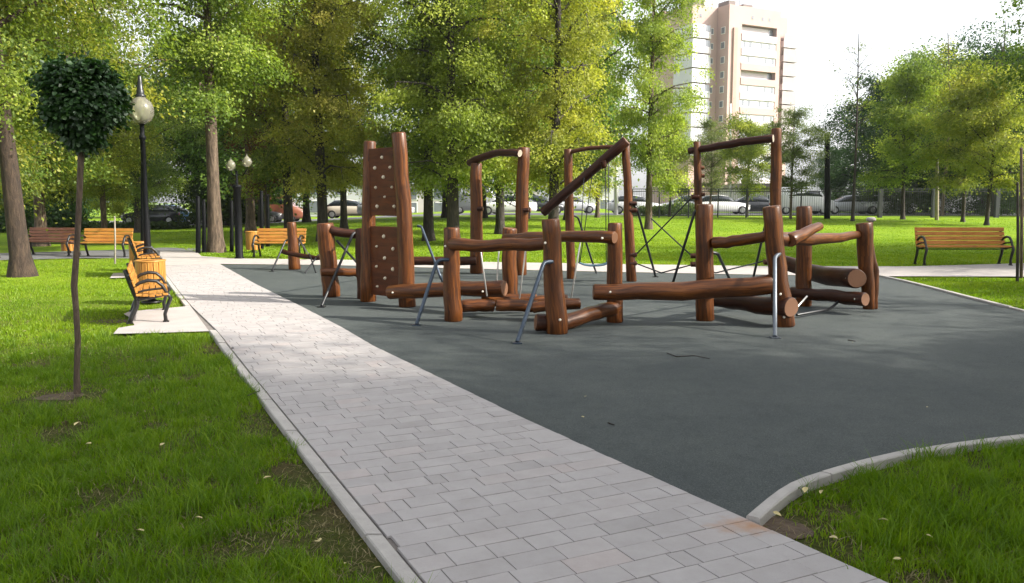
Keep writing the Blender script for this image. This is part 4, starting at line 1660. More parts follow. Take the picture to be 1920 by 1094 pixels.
variant('column_a', 1, 15, .20, .15, 2.5, 190, 62000, 'elm', .098, limbs=38, droop=.75, mb_='barkdark', wild=.06, csize=.40, gap=.06)
variant('column_b', 2, 16, .22, .13, 2.7, 200, 66000, 'yellow', .098, limbs=38, droop=.75, mb_='barkdark', wild=.06, csize=.42, gap=.08)
variant('column_c', 3, 14, .17, .18, 2.0, 170, 52000, 'yellow', .095, limbs=38, droop=.6, mb_='bark', wild=.08, csize=.36, gap=.05)
variant('broad_a', 4, 14, .26, .22, 4.4, 260, 70000, 'elm', .105, prof='broad', limbs=30, droop=.7, mb_='bark', wild=.08, csize=.52, gap=.06)
variant('broad_b', 5, 13, .24, .16, 4.2, 260, 70000, 'green', .105, prof='broad', limbs=30, droop=.6, mb_='barkdark', wild=.10, csize=.52, gap=.06)
variant('clear_stem', 6, 15, .23, .34, 2.2, 180, 52000, 'elm', .10, prof='broad', limbs=26, droop=.6, mb_='bark', bend=.1, wild=.08, csize=.46)
variant('young', 7, 6.5, .075, .28, 1.7, 130, 30000, 'elm', 0.085, wild=.1, prof='broad', limbs=22, droop=.3, mb_='barkdark', csize=.33)
variant('young_b', 8, 7.5, .08, .26, 1.9, 130, 30000, 'grey', 0.08, wild=.1, prof='broad', limbs=22, droop=.2, mb_='bark', csize=.33)
variant('wood_a', 9, 12, .2, .06, 4.6, 260, 46000, 'dark', 0.18, prof='round', limbs=34, droop=.5, wild=.12, mb_='barkdark', csize=.75)
variant('wood_b', 10, 12, .2, .05, 4.4, 260, 46000, 'green', 0.17, prof='round', limbs=34, droop=.5, wild=.12, mb_='barkdark', csize=.72)
variant('old', 12, 15, .205, .24, 3.2, 220, 64000, 'elm', 0.080, prof='broad', limbs=30, droop=.75, wild=.08, gap=.05, mb_='barkold', lean=(-1.0, .3), csize=.45, bend=.05)
variant('back', 16, 13, .2, .17, 4.3, 320, 26000, 'green', .19, prof='broad', limbs=34, droop=.4, mb_='barkdark', csize=.65)
variant('russet', 17, 9, .09, .3, 1.5, 90, 7000, 'russet', .09, limbs=26, droop=.6, mb_='bark', csize=.4)
variant('bare', 13, 15, .12, .50, 1.9, 40, 420, 'grey', .13, limbs=26, droop=-.9, mb_='barkdark', csize=.2)
variant('spiny', 15, 11, .10, .35, 1.2, 60, 1800, 'elm', .12, limbs=26, droop=-.3, mb_='bark', csize=.3)

# main trees, one by one
plant('old_tree', 'old', ta[0], ta[1], 0.0, 1.0, 'thick old tree with furrowed brown bark leaning over the lawn and benches')
plant('tree', 'broad_a', X(-130, 20), 20, 1.0, .95, 'broad leafy tree at the picture edge beyond the thick old trunk')
plant('tree', 'broad_b', X(-25, 24), 24, 2.2, .85, 'dark-barked leafy tree standing just behind the thick old trunk')
plant('tree', 'broad_a', X(75, 31), 31, 3.1, .85, 'leafy tree overhanging the reddish bench and small bin')
plant('tree', 'column_c', X(195, 34), 34, 1.9, .72, 'slim yellow-green tree behind the yellow slatted bench')
plant('tree', 'broad_b', X(258, 44), 44, .3, .66, 'shady tree behind the tall globe lamp, next to the blue parked car')
plant('tree', 'clear_stem', X(403, 27.2), 27.2, 2.5, 1.0, 'tall tree with long bare sunlit trunk at the paved junction')
plant('tree', 'clear_stem', X(470, 40), 40, 5.0, .95, 'leafy tree behind the two-globe lamp post')
plant('tree', 'column_a', X(541, 36), 36, .9, 1.0, 'dark-trunked tree directly behind the lone log post')
plant('tree', 'column_b', X(606, 33), 33, 2.9, .98, 'tree with forked dark trunk behind the short log hurdle')
plant('tree', 'column_a', X(645, 41), 41, 4.1, .85, 'dense tree just past the climbing wall posts, in deep shade')
plant('tree', 'column_a', X(803, 33), 33, 4.6, 1.0, 'dark-trunked tree between climbing wall and bent crossbar frame')
plant('tree', 'column_b', X(850, 30.5), 30.5, 1.2, 1.02, 'sunlit tree with pale trunk in front of the bent crossbar frame gap')
plant('tree', 'column_a', X(938, 37), 37, 3.3, 1.0, 'tree showing its trunk between the two posts of the bent crossbar frame')
plant('tree', 'column_b', X(1037, 31), 31, 5.2, .95, 'tall yellow-green tree with thick dark trunk behind the slanting log')
plant('tree', 'column_c', X(1216, 40), 40, .2, .92, 'tall slim yellow-green tree just before the pink tower block', sz=1.12)
plant('tree', 'column_c', X(1120, 52), 52, 2.0, .78, 'smaller yellow-green tree seen through the slanting log frame')

plant('young_tree', 'young', X(1255, 54), 54, 0.5, 1.02, 'young bushy tree below the pink tower beside the tall slim tree', group='young trees along the fence')
plant('young_tree', 'young_b', X(1330, 62), 62, 1.5, 1.0, 'hazy grey-green young tree at the foot of the pink tower', group='young trees along the fence')
plant('young_tree', 'young', X(1400, 54), 54, 2.5, 1.03, 'young tree framed by the tall rope gate crossbar', group='young trees along the fence')
plant('young_tree', 'young_b', X(1482, 50), 50, 3.5, .93, 'loose grey-green young tree beside the black metal post', group='young trees along the fence')
plant('tree', 'young', X(1692, 49), 49, 4.0, 1.42, 'round bright green tree on slim trunk behind the fence', group='trees behind the fence')
plant('tree', 'young', X(1805, 46), 46, 5.0, 1.25, 'yellow-green tree above the middle of the long brown bench', group='trees behind the fence')
plant('tree', 'young', X(1850, 43), 43, 1.0, 1.32, 'tree with curved grey trunk leaning at the fence', group='trees behind the fence')
plant('bare_tree', 'bare', X(1598, 47), 47, .6, .72, 'thin almost leafless tree rising pale against the white sky')
plant('bare_tree', 'spiny', X(1765, 56), 56, 1.6, 1.15, 'spindly tree whose bare tip pokes above the round green crowns')
plant('bare_tree', 'bare', X(1860, 55), 55, 2.6, .88, 'thin tree with bare twiggy top above the yellow-green crowns')
# the wood behind the right-hand lawn
WG = 'tall trees of the wood beyond the fence'
k = 0
for px, Y, key, s, lab in ((1650, 72, 'wood_a', .98, 'dark dense tree at the edge of the wood beside the sky gap'),
                      (1735, 80, 'wood_b', 1.25, 'tall rounded wood tree with the highest crown beyond the fence'),
                      (1800, 70, 'wood_b', 1.12, 'wide wood tree behind the yellow-green tree above long bench'),
                      (1880, 66, 'wood_a', 1.12, 'dark wood tree behind the tree with curved trunk'),
                      (1945, 74, 'wood_b', 1.0, 'large wood tree at the picture edge beyond the fence'),
                      (1690, 62, 'wood_a', .62, 'low dark tree under the round bright green tree'),
                      (1840, 60, 'wood_a', .66, 'low dark tree under the spindly bare-topped tree'),
                      (1920, 56, 'wood_a', .7, 'low dark tree by the pale stakes at the picture edge')):
    plant('tree', key, X(px, Y), Y, k * 1.3, s, lab, group=WG)
    k += 1
plant('tree', 'broad_b', X(2275, 22), 22, 1.1, .9, 'dark leafy tree whose branches hang in at the corner beside stakes')
plant('tree', 'wood_a', X(1560, 110), 110, .4, .7, 'distant hazy tree low beside the pink tower')

# a second row that closes the view under the crowns
SG = 'shady trees of the second row behind the lawn'
SL = 'shady tree of the back row behind the front trees, trunk hidden by foliage'
rg = random.Random(21)
for i, px in enumerate([-60, 60, 140, 388, 430]):
    Y = 54 + rg.uniform(-3, 7)
    plant('tree', ['wood_a', 'wood_b', 'back'][i % 3], X(px, Y), Y, rg.uniform(0, 6), rg.uniform(.85, 1.15), SL, group=SG)
for i, px in enumerate([490, 575, 835, 905, 985, 1065]):
    Y = 50 + rg.uniform(-3, 6)
    plant('tree', 'back', X(px, Y), Y, rg.uniform(0, 6), rg.uniform(.92, 1.2), SL, group=SG)
for i, px in enumerate([-40, 40, 130, 230]):
    Y = 84 + rg.uniform(-4, 6)
    plant('tree', ['wood_a', 'wood_b'][i % 2], X(px, Y), Y, rg.uniform(0, 6), rg.uniform(1.0, 1.3), SL, group=SG)
plant('tree', 'russet', X(500, 37), 37, 1.0, .85, 'thin russet-brown half dead tree among the green trees above the orange bench')

# trees outside the picture on the sunny side, whose shade dapples the playground
OG = 'trees beside the playground outside the picture'
OL = 'leafy tree beside the playground that shades the dark surface'
for x, y, s, key, r_ in ((11.5, -1.0, 1.15, 'broad_a', 1), (13.0, 2.2, 1.08, 'broad_b', 2), (18.5, -1.0, 1.3, 'broad_a', 3), (20.5, 2.0, 1.2, 'broad_b', 4), (18.0, 5.6, 1.4, 'young_b', 5), (19.0, 10.2, 1.5, 'spiny', 15), (23.0, 8.6, 1.7, 'young', 16), (23.0, 13.2, 1.45, 'young_b', 17), (12.0, -4.5, 1.2, 'broad_b', 6),
                         (25, 20.5, 1.15, 'broad_b', 7), (33.5, 19, 1.3, 'broad_a', 8), (26, -1, 1.35, 'broad_b', 9), (26, 24.5, 1.1, 'broad_a', 10), (34, 23.0, 1.3, 'broad_b', 11)):
    plant('tree', key, x, y, r_, s, OL, group=OG)


# --- grafted ball-headed young tree on the near lawn
def ball_tree():
    Y = yt[1]
    root = empty('young_tree', (yt[0], yt[1], -.05), 0, 'slender young tree with dark dense leafy head standing on the near lawn', 'tree')
    k = Y / FPX
    mb = MB((yt[0], yt[1], -.05))
    pts = [(145, 738), (144, 700), (146, 640), (143, 585), (139, 535), (143, 480), (147, 410), (150, 340), (152, 285), (153, 250), (155, 210)]
    rr = [7, 5.6, 5.6, 5.2, 6.0, 5.4, 5.2, 5.2, 5.6, 5, 3]
    mb.tube([W(a, b, Y) for a, b in pts], [q * k for q in rr], 10, 0, 0, None, .05, 3)
    rg = random.Random(5)
    ng = np.random.default_rng(5)
    cen = W(152, 195, Y)
    base = W(152, 272, Y)
    cl = []
    for i in range(84):
        a = rg.uniform(0, 6.28)
        hh = rg.uniform(-1, 1)
        # inverted egg: wide on top, narrow below
        zz = cen[2] + hh * 66 * k
        wid = (rg.uniform(52, 63) * math.sqrt(max(.06, 1 - ((hh - .25) / 1.25) ** 2)) if hh > -.4 else 56 * (.80 + (hh + .4) * 1.0)) * k
        rr_ = wid * math.sqrt(rg.uniform(.15, 1))
        q = np.array([cen[0] + math.cos(a) * rr_, cen[1] + math.sin(a) * rr_, zz])
        cl.append(q)
        if i % 2 == 0:
            mb.tube([base + np.array([0, 0, rg.uniform(-.05, .3)]), base * .4 + q * .6 + np.array([0, 0, .04]), q], [.010, .007, .003], 5, 0, 0)
    for i in range(12):
        a = rg.uniform(0, 6.28)
        hh = rg.uniform(-.9, 1.05)
        wid = rg.uniform(62, 72) * k * (1 if hh > -.3 else .6)
        q = np.array([cen[0] + math.cos(a) * wid * (1 - .35 * abs(hh)), cen[1] + math.sin(a) * wid * (1 - .35 * abs(hh)), cen[2] + hh * 68 * k])
        cl.append(q)
        mb.tube([base * .3 + cen * .7, q], [.006, .002], 4, 0, 0)
    mb.build('trunk', M['bark'], root)
    cl = np.array(cl)
    per = 190
    C = np.repeat(cl, per, 0)
    m = len(C)
    P = C + ng.normal(0, 1, (m, 3)) * np.array([.047, .047, .042])
    P -= np.array([yt[0], yt[1], -.05])
    cl_ = cen - np.array([yt[0], yt[1], -.05])
    out = P - cl_
    out[:, 2] *= .3
    out /= np.linalg.norm(out, axis=1)[:, None] + 1e-6
    ld = out * .8 + ng.normal(0, .5, (m, 3)) + np.array([0, 0, -.55])
    ld /= np.linalg.norm(ld, axis=1)[:, None]
    nn = out * .8 + ng.normal(0, .45, (m, 3)) + np.array([0, 0, .7])
    sd = np.cross(ld, nn)
    sd /= np.linalg.norm(sd, axis=1)[:, None] + 1e-6
    up = np.cross(sd, ld)
    ls = .040 * ng.uniform(.55, 1.35, m)
    # pointed leaf of two folded quads: base, shoulder, tip
    L_ = ls[:, None]
    Wd = (ls * .42)[:, None]
    f = up * (ls * .12)[:, None]
    V = np.stack([P, P + ld * L_ * .35 + sd * Wd + f, P + ld * L_ * .75 + sd * Wd * .62 + f * .6, P + ld * L_, P + ld * L_ * .75 - sd * Wd * .62 + f * .6, P + ld * L_ * .35 - sd * Wd + f], 1).reshape(-1, 3)
    b = np.arange(m)[:, None] * 6
    loops = (b + np.array([[0, 1, 2, 3, 0, 3, 4, 5]])).ravel()
    me = fast_mesh('crown', V, loops, np.arange(m * 2) * 4, np.full(m * 2, 4), np.repeat(np.clip(ng.normal(.45, .25, m), 0, 1), 2))
    c = link_mesh('crown', me, root, [LEAF['ball']])


ball_tree()


# --- hedges and shrubs
def hedge(name, x0, x1, y, hgt, dep, n, leaf, seed, label, lsize=.2, z=None):
    ng = np.random.default_rng(seed)
    x = ng.uniform(x0, x1, n)
    yy = ng.uniform(-dep / 2, dep / 2, n)
    top = hgt * (.65 + .5 * vnoise(x * .7, yy * .7 + seed, seed)) * (1 - .45 * (np.abs(yy) / (dep / 2)) ** 2)
    zz = ng.uniform(0, 1, n) ** .6 * top
    P = np.stack([x, y + yy, zz + terr(x, y + yy)], 1)
    ld = ng.normal(0, .7, (n, 3)) + np.array([0, -.3, -.1])
    ld /= np.linalg.norm(ld, axis=1)[:, None]
    sd = np.cross(ld, ng.normal(0, .5, (n, 3)) + np.array([0, -.3, .8]))
    sd /= np.linalg.norm(sd, axis=1)[:, None]
    ls = (lsize * ng.uniform(.6, 1.3, n))[:, None]
    V = np.stack([P, P + ld * ls * .5 + sd * ls * .4, P + ld * ls, P + ld * ls * .5 - sd * ls * .4], 1).reshape(-1, 3)
    org = np.array([(x0 + x1) / 2, y, 0])
    me = fast_mesh(name, V - org, np.arange(n * 4), np.arange(n) * 4, np.full(n, 4), np.clip(ng.normal(.4, .25, n), 0, 1))
    o = link_mesh(name, me, None, [LEAF[leaf]])
    o.location = org
    tag(o, label, 'hedge')


hedge('hedge', X(-150, 46), X(150, 46), 46, 1.5, 2.2, 9000, 'dark', 61, 'dark low hedge behind the reddish brown bench')
hedge('hedge', X(150, 50), X(345, 50), 50, .5, 1.8, 6000, 'dark', 62, 'dark clipped hedge below the blue parked car')
hedge('hedge', X(395, 60), X(500, 60), 60, 1.6, 2.0, 5000, 'dark', 63, 'dark hedge behind the two-globe lamp post')
hedge('hedge', X(1180, 57), X(1330, 57), 57, .9, 1.6, 5000, 'grey', 64, 'low weedy hedge along the fence below the young bushy tree', .14)
hedge('hedge', X(1560, 76), X(2000, 76), 76, 2.2, 2.5, 8000, 'dark', 65, 'long dark hedge at the foot of the wood beyond the road', .25)


# ------------------------------------------------------------------ fence
def fence():
    Yf = 52.0
    x0, x1 = X(1185, Yf), X(2010, Yf)
    root = empty('metal_fence', ((x0 + x1) / 2, Yf, 0), 0, 'long dark metal picket fence at the far side of the sunny lawn', 'fence')
    org = ((x0 + x1) / 2, Yf, 0)
    hF = 1.75
    bays = [X(p, Yf) for p in (1185, 1235, 1290, 1345, 1398, 1448, 1500, 1551, 1600, 1648, 1748, 1866, 1960, 2010)]
    for a, b in zip(bays[:-1], bays[1:]):
        z = float(terr((a + b) / 2, Yf))
        mb = MB(org)
        nb = max(3, int((b - a) / .135))
        for i in range(1, nb):
            x = a + (b - a) * i / nb
            mb.box((x, Yf, z + .06 + hF / 2), (.013, .013, hF - .05))
        for zz in (.14, hF - .12, hF + .03):
            mb.box(((a + b) / 2, Yf + .021, z + zz), (b - a - .02, .022, .045))
        mb.build('picket_panel', M['fencepaint'], root)
    for i, xb in enumerate(bays):
        z = float(terr(xb, Yf))
        pb_ = MB(org)
        w = .24 if i in (7, 9, 10, 11) else .08
        pb_.box((xb, Yf - .05, z + (hF + .02) / 2 - .05), (w, w, hF + .12), None, 0, .012)
        pb_.build('fence_post', M['fencepaint'], root)


fence()

# ------------------------------------------------------------------ cars


def car_glass():
    return plain('car_glass', (0.02, 0.025, 0.03), rough=0.08, spec=0.8)


M['carglass'] = car_glass()
M['tyre'] = plain('tyre', (0.015, 0.015, 0.015), rough=0.85)
M['rim'] = plain('wheel_rim', (0.5, 0.5, 0.52), rough=0.3, metal=0.8)
M['lightw'] = plain('headlight', (0.8, 0.8, 0.78), rough=0.15)
M['lightr'] = plain('tail_light', (0.35, 0.01, 0.01), rough=0.2)
PAINT = {n: plain('car_paint_' + n, c, rough=0.28, coat=0.5) for n, c in (('white', (.75, .75, .75)), ('silver', (.42, .43, .45)), ('blue', (.11, .24, .42)), ('dark', (.02, .022, .026)), ('red', (.24, .085, .05)), ('beige', (.5, .44, .36)))}


def loft_car(secs, name, m, parent):
    """secs: list of (x, half width, z0, z1, tuck)"""
    mb = MB()
    rows = []
    for x, w, z0, z1, tk in secs:
        ring = [(x, -w * .92, z0), (x, -w, z0 + (z1 - z0) * .25), (x, -w * .98, z0 + (z1 - z0) * .6), (x, -w * tk, z1 - .03), (x, -w * tk * .82, z1), (x, w * tk * .82, z1), (x, w * tk, z1 - .03), (x, w * .98, z0 + (z1 - z0) * .6), (x, w, z0 + (z1 - z0) * .25), (x, w * .92, z0)]
        rows.append(len(mb.v))
        mb.v += [np.array(p) for p in ring]
    for a, b in zip(rows[:-1], rows[1:]):
        for k in range(10):
            k2 = (k + 1) % 10
            mb.face((a + k, a + k2, b + k2, b + k), None, 0, True)
    mb.face([rows[0] + k for k in range(9, -1, -1)])
    mb.face([rows[-1] + k for k in range(10)])
    return mb.build(name, m, parent)


def make_car(paint, van=False):
    root = empty('parked_car')
    if van:
        body = [(-2.2, .80, .35, 1.95, .9), (-2.15, .92, .28, 2.05, .92), (0, .95, .25, 2.08, .92), (1.1, .95, .25, 2.02, .9), (1.55, .93, .25, 1.25, .95), (2.25, .88, .28, 1.05, .92), (2.4, .75, .35, .85, .9)]
        gl = [(-1.9, .90, 1.25, 1.82, .96), (1.0, .945, 1.25, 1.85, .95), (1.42, .90, 1.26, 1.40, .95)]
    else:
        body = [(-2.15, .70, .40, .80, .9), (-2.08, .82, .26, .92, .9), (-1.3, .88, .22, .98, .92), (0, .90, .2, .98, .93), (1.0, .88, .2, .95, .92), (1.85, .82, .24, .80, .88), (2.1, .66, .36, .66, .85)]
        gl = [(-1.95, .72, .9, .98, .9), (-1.25, .76, .9, 1.40, .86), (-.2, .78, .9, 1.46, .86), (.45, .77, .9, 1.36, .86), (1.15, .74, .88, .97, .9)]
    loft_car(body, 'body', PAINT[paint], root)
    loft_car(gl, 'window_glass', M['carglass'], root)
    if not van:
        loft_car([(-1.2, .60, 1.38, 1.425, .95), (-.2, .64, 1.43, 1.485, .95), (.4, .60, 1.35, 1.385, .95)], 'roof', PAINT[paint], root)
    xf, xr = (1.45, -1.4)
    for x in (xf, xr):
        for sy in (-1, 1):
            mb = MB()
            mb.tube([(x, sy * .70, .32), (x, sy * .90, .32)], [.32, .32], 18, 0, 1, None, 0, 0, .12)
            wh = mb.build('wheel', M['tyre'], root)
            rm = MB()
            rm.tube([(x, sy * .89, .32), (x, sy * .915, .32)], [.2, .18], 14, 0, 1, None, 0, 0, .1)
            rm.build('rim', M['rim'], wh)
    for sy in (-1, 1):
        a = MB()
        a.box((2.02 if not van else 2.3, sy * .58, .66 if not van else .82), (.14, .30, .12), None, 0, .03)
        a.build('headlight', M['lightw'], root)
        a = MB()
        a.box((-2.08 if not van else -2.17, sy * .64, .78), (.08, .22, .16), None, 0, .02)
        a.build('tail_light', M['lightr'], root)
    return root


CG = 'cars parked along the road behind the lawn'
protos = {}
for px, Y, paint, van, rz, lab in (
        (325, 62.5, 'blue', False, 8, 'blue parked car half hidden behind the tall globe lamp and hedge'),
        (288, 62, 'dark', False, 185, 'dark parked car next to the blue car'),
        (515, 64, 'red', True, 3, 'reddish parked van behind the bench and lone log post'),
        (480, 63, 'dark', False, 0, 'dark low parked car beside the reddish van'),
        (952, 61.5, 'white', False, 180, 'white parked car seen between the bent crossbar posts'),
        (1008, 65, 'dark', False, 4, 'dark parked car just beside the white car, behind slanting log'),
        (1190, 66, 'white', False, 2, 'white parked car behind the post holding the slanting log'),
        (1070, 69, 'silver', False, 2, 'silver car glimpsed beside the thick dark trunk'),
        (1285, 66, 'silver', False, 180, 'silver parked car behind the young bushy tree'),
        (1350, 64, 'white', False, 1, 'white parked car seen under the rope gate'),
        (1420, 68, 'dark', False, 0, 'dark parked car seen between the rope gate posts'),
        (1500, 64, 'white', True, 0, 'white van parked beside the tall rope gate post'),
        (1590, 65, 'silver', False, 182, 'silver parked car behind the fence by the black metal post'),
        (1660, 65, 'white', False, 0, 'white parked car behind the fence under the round tree'),
        (1810, 66, 'white', True, 180, 'white van behind the fence above the long bench'),
        (660, 66, 'beige', False, 0, 'pale parked car behind the climbing wall'),
        (725, 64, 'silver', False, 0, 'silver parked car seen through the climbing wall gap'),
        (895, 67, 'silver', True, 0, 'grey van behind the pale trunk')):
    key = (paint, van)
    if key not in protos:
        o = make_car(paint, van)
        protos[key] = o
    else:
        o = copy_tree(protos[key])
    x = X(px, Y)
    o.location = (x, Y, float(terr(x, Y)) + .02)
    o.rotation_euler = (0, 0, R(rz))
    tag(o, lab, 'van' if van else 'car', CG)
    if van:
        o.name = 'parked_van'

# ------------------------------------------------------------------ buildings
M['pink'] = plain('pink_render', (0.44, 0.305, 0.28), rough=0.9, noise=0.06, nscale=.3)
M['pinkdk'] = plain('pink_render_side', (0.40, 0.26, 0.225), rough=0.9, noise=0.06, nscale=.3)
M['balc'] = plain('balcony_panel', (0.50, 0.445, 0.465), rough=0.7, noise=0.05, nscale=.5)
M['balcw'] = plain('balcony_glazing_frame', (0.52, 0.505, 0.55), rough=0.5)
M['win'] = plain('window_glass', (0.16, 0.17, 0.20), rough=0.15)
M['balcside'] = plain('grey_pink_balcony', (0.33, 0.29, 0.29), rough=0.8, noise=0.08, nscale=.6)
M['roofdark'] = plain('roof_plant', (0.16, 0.13, 0.12), rough=0.8)
M['winframe'] = plain('window_frame', (0.75, 0.73, 0.72), rough=0.6)


def tower():
    Yb = 160.0
    M0 = np.array([W(1358, 380, Yb)[0], Yb, 0.0])
    e1 = np.array([.885, .465, 0])
    e2 = np.array([-.465, .885, 0])
    ez = np.array([0, 0, 1.0])
    zt = W(1358, 8, Yb)[2]
    root = empty('apartment_tower', tuple(M0), 0, 'pale pink high-rise apartment block with white glazed balconies rising above the trees', 'apartment block')
    ax = (e1, e2, ez)

    def bx(mb, u0, u1, v0, v1, z0, z1, bev=0):
        c = M0 + e1 * (u0 + u1) / 2 + e2 * (v0 + v1) / 2 + ez * (z0 + z1) / 2
        mb.box(c, (u1 - u0, v1 - v0, z1 - z0), ax, 0, bev)

    def part(name, m, *boxes, parent=None):
        mb = MB(M0)
        for b in boxes:
            bx(mb, *b)
        return mb.build(name, M[m], parent or root)
    FH = 2.75
    nf = 14
    floors = [zt - 3.3 - FH * (i + 1) for i in range(nf)]      # floor level of each loggia from the top
    # main block: core set back 1.3 m, pilasters and bands form the loggia openings
    bands = [(0, 13.2, 0.0, 1.3, zt - 3.3, zt)]
    bands += [(0, 3.2, 0, 1.3, -1, zt - 3.3), (12.2, 13.2, 0, 1.3, -1, zt - 3.3)]
    part('wall', 'pink', (0.0, 13.2, 1.3, 13, -1, zt), *bands)
    part('pilaster', 'pinkdk', (1.0, 1.9, -.35, -.003, -1, zt - 4.2))
    for i, z in enumerate(floors):
        if z < 5:
            break
        open_ = i in (0, 3)
        # slab and parapet
        part('balcony', 'pink' if i in (2, 3, 5) else 'balc', (3.204, 12.196, 0.05, 1.297, z - .22, z), (3.204, 12.196, -.12, .10, z - .24, z + 1.05))
        if not open_:
            g = part('balcony_glazing', 'balcw', (3.21, 12.19, .12, .22, z + 1.05, z + FH - .24))
            for (a, b) in ((.06, .12), (.22, .30), (.55, .60), (.78, .86)) if i % 2 else ((.18, .24), (.70, .74), (.9, .97)):
                u0, u1 = 3.3 + a * 8.8, 3.3 + b * 8.8
                part('pane', 'win', (u0, u1, .09, .117, z + 1.3, z + FH - .45), parent=g)
        else:
            g = part('balcony_glazing', 'balc', (3.21, 10.9, .9, 1.0, z + .1, z + FH - .24))
            part('pane', 'win', (10.95, 12.1, .92, .98, z + .2, z + FH - .3), parent=g)
    # return wall windows (face looking left, u = 0)
    for i, z in enumerate(floors):
        if z < 8:
            break
        w = part('window', 'winframe', (-.06, -.003, 1.0, 2.1, z + .85, z + 2.15))
        part('pane', 'win', (-.085, -.062, 1.1, 2.0, z + .95, z + 2.05), parent=w)
    # wing
    part('wing_wall', 'pink', (-6.2, -.004, 3.3, 15, -1, zt))
    for i, z in enumerate(floors):
        if z < 8:
            break
        w = part('window', 'winframe', (-1.6, -.9, 3.22, 3.297, z + .9, z + 2.1))
        part('pane', 'win', (-1.52, -.98, 3.19, 3.218, z + 1.0, z + 2.0), parent=w)
        dark = i in (0, 1, 4)
        bz = part('balcony', 'balc' if i in (0, 1) else 'balcw', (-6.6, -2.2, 2.4, 3.296, z - .1, z + 1.1), (-6.6, -6.204, 3.30, 8, z - .1, z + 1.1))
        gz = part('balcony_glazing', 'balcw', (-6.5, -3.4 if dark else -2.3, 2.5, 2.6, z + 1.1, z + FH - .35), (-6.5, -6.4, 2.6, 8, z + 1.1, z + FH - .35))
        part('pane', 'win', (-3.3, -2.3, 2.52, 2.58, z + 1.1, z + FH - .4) if dark else (-3.4, -3.05, 2.47, 2.497, z + 1.25, z + FH - .5), parent=gz)
    for (u, v, n_) in ((-4.3, 3.297, 0), (8.2, -.003, 0), (10.0, -.003, 0), (5.6, -.003, 0)):
        w = part('window', 'win', (u, u + .45, v - .05, v, zt - 2.2, zt - 1.6))
    # stepped wing
    part('side_wing_wall', 'pink', (13.204, 16.2, 1.2, 12, -1, zt - .7))
    part('side_wing_wall', 'pink', (16.2, 18.2, 2.4, 11, -1, zt - 4.4))
    for i, z in enumerate(floors):
        if z < 8:
            break
        z2 = z - .4
        part('balcony', 'balcside' if i % 3 else 'balc', (14.6, 18.4, .4, 1.196, z2 - .1, z2 + 1.1), (16.25, 18.4, 1.2, 2.396, z2 - .1, z2 + 1.1))
        part('balcony_glazing', 'balcside', (14.7, 18.3, .5, .6, z2 + 1.1, z2 + FH - .3), (18.2, 18.3, .6, 2.396, z2 + 1.1, z2 + FH - .3))
    # roof
    part('roof_parapet', 'pinkdk', (-6.3, 13.3, 12, 13.1, zt + .01, zt + .5))
    part('roof_hut', 'roofdark', (-4.5, -2.6, 5, 8, zt, zt + 2.2), (2.5, 4.2, 3, 6, zt, zt + 1.6))
    part('roof_hut', 'balc', (-1.8, 1.5, 5, 9, zt, zt + 3.4))
    part('roof_hut', 'roofdark', (6.2, 8.6, 3, 6, zt, zt + 1.3))
    mb = MB(M0)
    for u, hh in ((-3.8, 4), (.2, 5), (3.2, 3.4), (7, 2.8)):
        p = M0 + e1 * u + e2 * 5 + ez * zt
        mb.tube([p, p + ez * hh], .05, 5, 0, 0)
    mb.build('roof_mast', M['roofdark'], root)


tower()


def low_block(px0, px1, Y, py_top, label, wallm='balcw', storeys=3, name='apartment_block'):
    x0, x1 = X(px0, Y), X(px1, Y)
    zt = W(px0, py_top, Y)[2]
    root = empty(name, ((x0 + x1) / 2, Y, 0), 0, label, 'building')
    org = ((x0 + x1) / 2, Y, 0)
    mb = MB(org)
    mb.box(((x0 + x1) / 2, Y + 5, zt / 2), (x1 - x0, 10, zt))
    mb.build('wall', M[wallm], root)
    rf_ = MB(org)
    rf_.box(((x0 + x1) / 2, Y + 5, zt + .2), (x1 - x0 + .8, 10.8, .4))
    rf_.build('roof', M['roofdark'], root)
    n = max(2, int((x1 - x0) / 3.2))
    for s in range(storeys):
        for i in range(n):
            x = x0 + (i + .5) * (x1 - x0) / n
            z = zt * (s + .55) / storeys
            w = MB(org)
            w.box((x, Y - .03, z), (1.5, .055, 1.5))
            wo = w.build('window', M['winframe'], root)
            g = MB(org)
            g.box((x, Y - .075, z), (1.3, .03, 1.3))
            g.build('pane', M['win'], wo)


low_block(455, 720, 95, 340, 'long white low building glimpsed through the trees behind the climbing wall', 'balcw', 2)
low_block(745, 1010, 98, 352, 'pale low building behind the bent crossbar frame and trees', 'balc', 2)
low_block(1055, 1160, 120, 10, 'tall whitish block half hidden behind the yellow-green trees', 'balcw', 12)
low_block(1390, 1470, 82, 352, 'small pale building behind the parked cars under the rope gate', 'balc', 1, 'low_building')

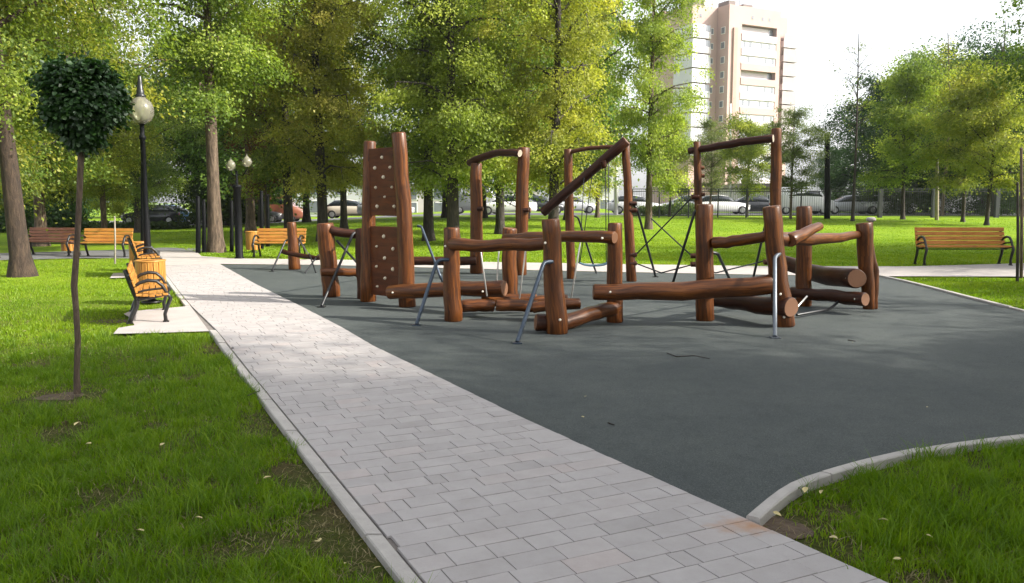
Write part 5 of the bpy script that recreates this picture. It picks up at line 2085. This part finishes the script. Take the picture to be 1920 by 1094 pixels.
# ------------------------------------------------------------------ small things on the ground
lf = MB()
lf.v += [np.array(p) for p in ((0, 0, .006), (.014, .016, .012), (.036, .012, .010), (.052, 0, .004), (.036, -.012, .012), (.014, -.015, .009))]
lf.face((0, 1, 2, 3))
lf.face((0, 3, 4, 5))
leaf0 = lf.build('fallen_leaf', M['leafpale'])
lp = [(60, 670), (42, 628), (168, 660), (290, 678), (245, 675), (255, 545), (120, 580), (150, 800), (172, 842), (300, 845), (1100, 740), (1095, 780), (1510, 925), (1540, 930), (1448, 972), (1555, 1020), (1645, 988), (1690, 1062), (1735, 1015), (650, 1050), (715, 1058), (1600, 640), (1740, 760), (600, 1030), (380, 985), (510, 905), (270, 1010)]
rgl = random.Random(3)
for i, (px, py) in enumerate(lp):
    o = leaf0 if i == 0 else leaf0.copy()
    if i:
        COL.objects.link(o)
    g = G(px, py)
    on_grass = px < 640 or (px > 1440 and py > 900)
    o.location = (g[0], g[1], .03 if on_grass else -.016)
    o.rotation_euler = (rgl.uniform(-.3, .3), rgl.uniform(-.3, .3), rgl.uniform(0, 6.3))
    s = rgl.uniform(.6, 1.15) * (1 if on_grass else .7)
    o.scale = (s, s, s)
    tag(o, 'small pale fallen leaf lying on the ground', 'leaf', 'fallen leaves scattered over grass and playground')
for pts_, lab in (([(1250, 662), (1268, 669), (1302, 667), (1331, 673)], 'dark bent twig lying on the playground surface before the long beam'),
                  ([(1590, 638), (1604, 640)], 'short dark twig lying on the playground surface near the end of the low logs'),
                  ([(1140, 793), (1152, 797)], 'small dark twig lying alone on the dark surface nearer the paved path'),
                  ([(465, 742), (487, 733)], 'short dark twig lying across the path kerb')):
    g = G(*pts_[0])
    o = empty('twig', (g[0], g[1], 0), 0, lab, 'twig')
    mb = MB((g[0], g[1], 0))
    mb.tube([G(*p, .012 if p[0] < 500 else -.014) for p in pts_], [.004, .0055, .0045, .003][:len(pts_)] if len(pts_) > 2 else [.006, .004], 6, 0, 1)
    mb.build('stick', M['barkdark'], o)
for name, px, py, rr in (('soil_patch', 112, 735, .2), ('soil_patch', 1445, 975, .24), ('soil_patch', 215, 598, .36)):
    g = G(px, py)
    rg = random.Random(px)
    pts = []
    for k in range(18):
        a = 2 * math.pi * k / 18
        r_ = rr * rg.uniform(.7, 1.15)
        pts.append((g[0] + math.cos(a) * r_, g[1] + math.sin(a) * r_ * .8))
    flat_poly(name, pts, -.040, M['soilpatch'])


# ------------------------------------------------------------------ thin summer haze
def haze():
    mb = MB()
    mb.box((0, 720, 29), (1500, 1600, 61))
    m, n, out = mat('thin_haze')
    v = N(n, 'VolumePrincipled')
    v.inputs['Density'].default_value = 0.00024
    v.inputs['Color'].default_value = (0.93, 0.96, 1.0, 1)
    v.inputs['Anisotropy'].default_value = 0.2
    n.links.new(v.outputs[0], out.inputs['Volume'])
    o = mb.build('haze', m)
    tag(o, kind='stuff')


haze()
cy.volume_bounces = 0
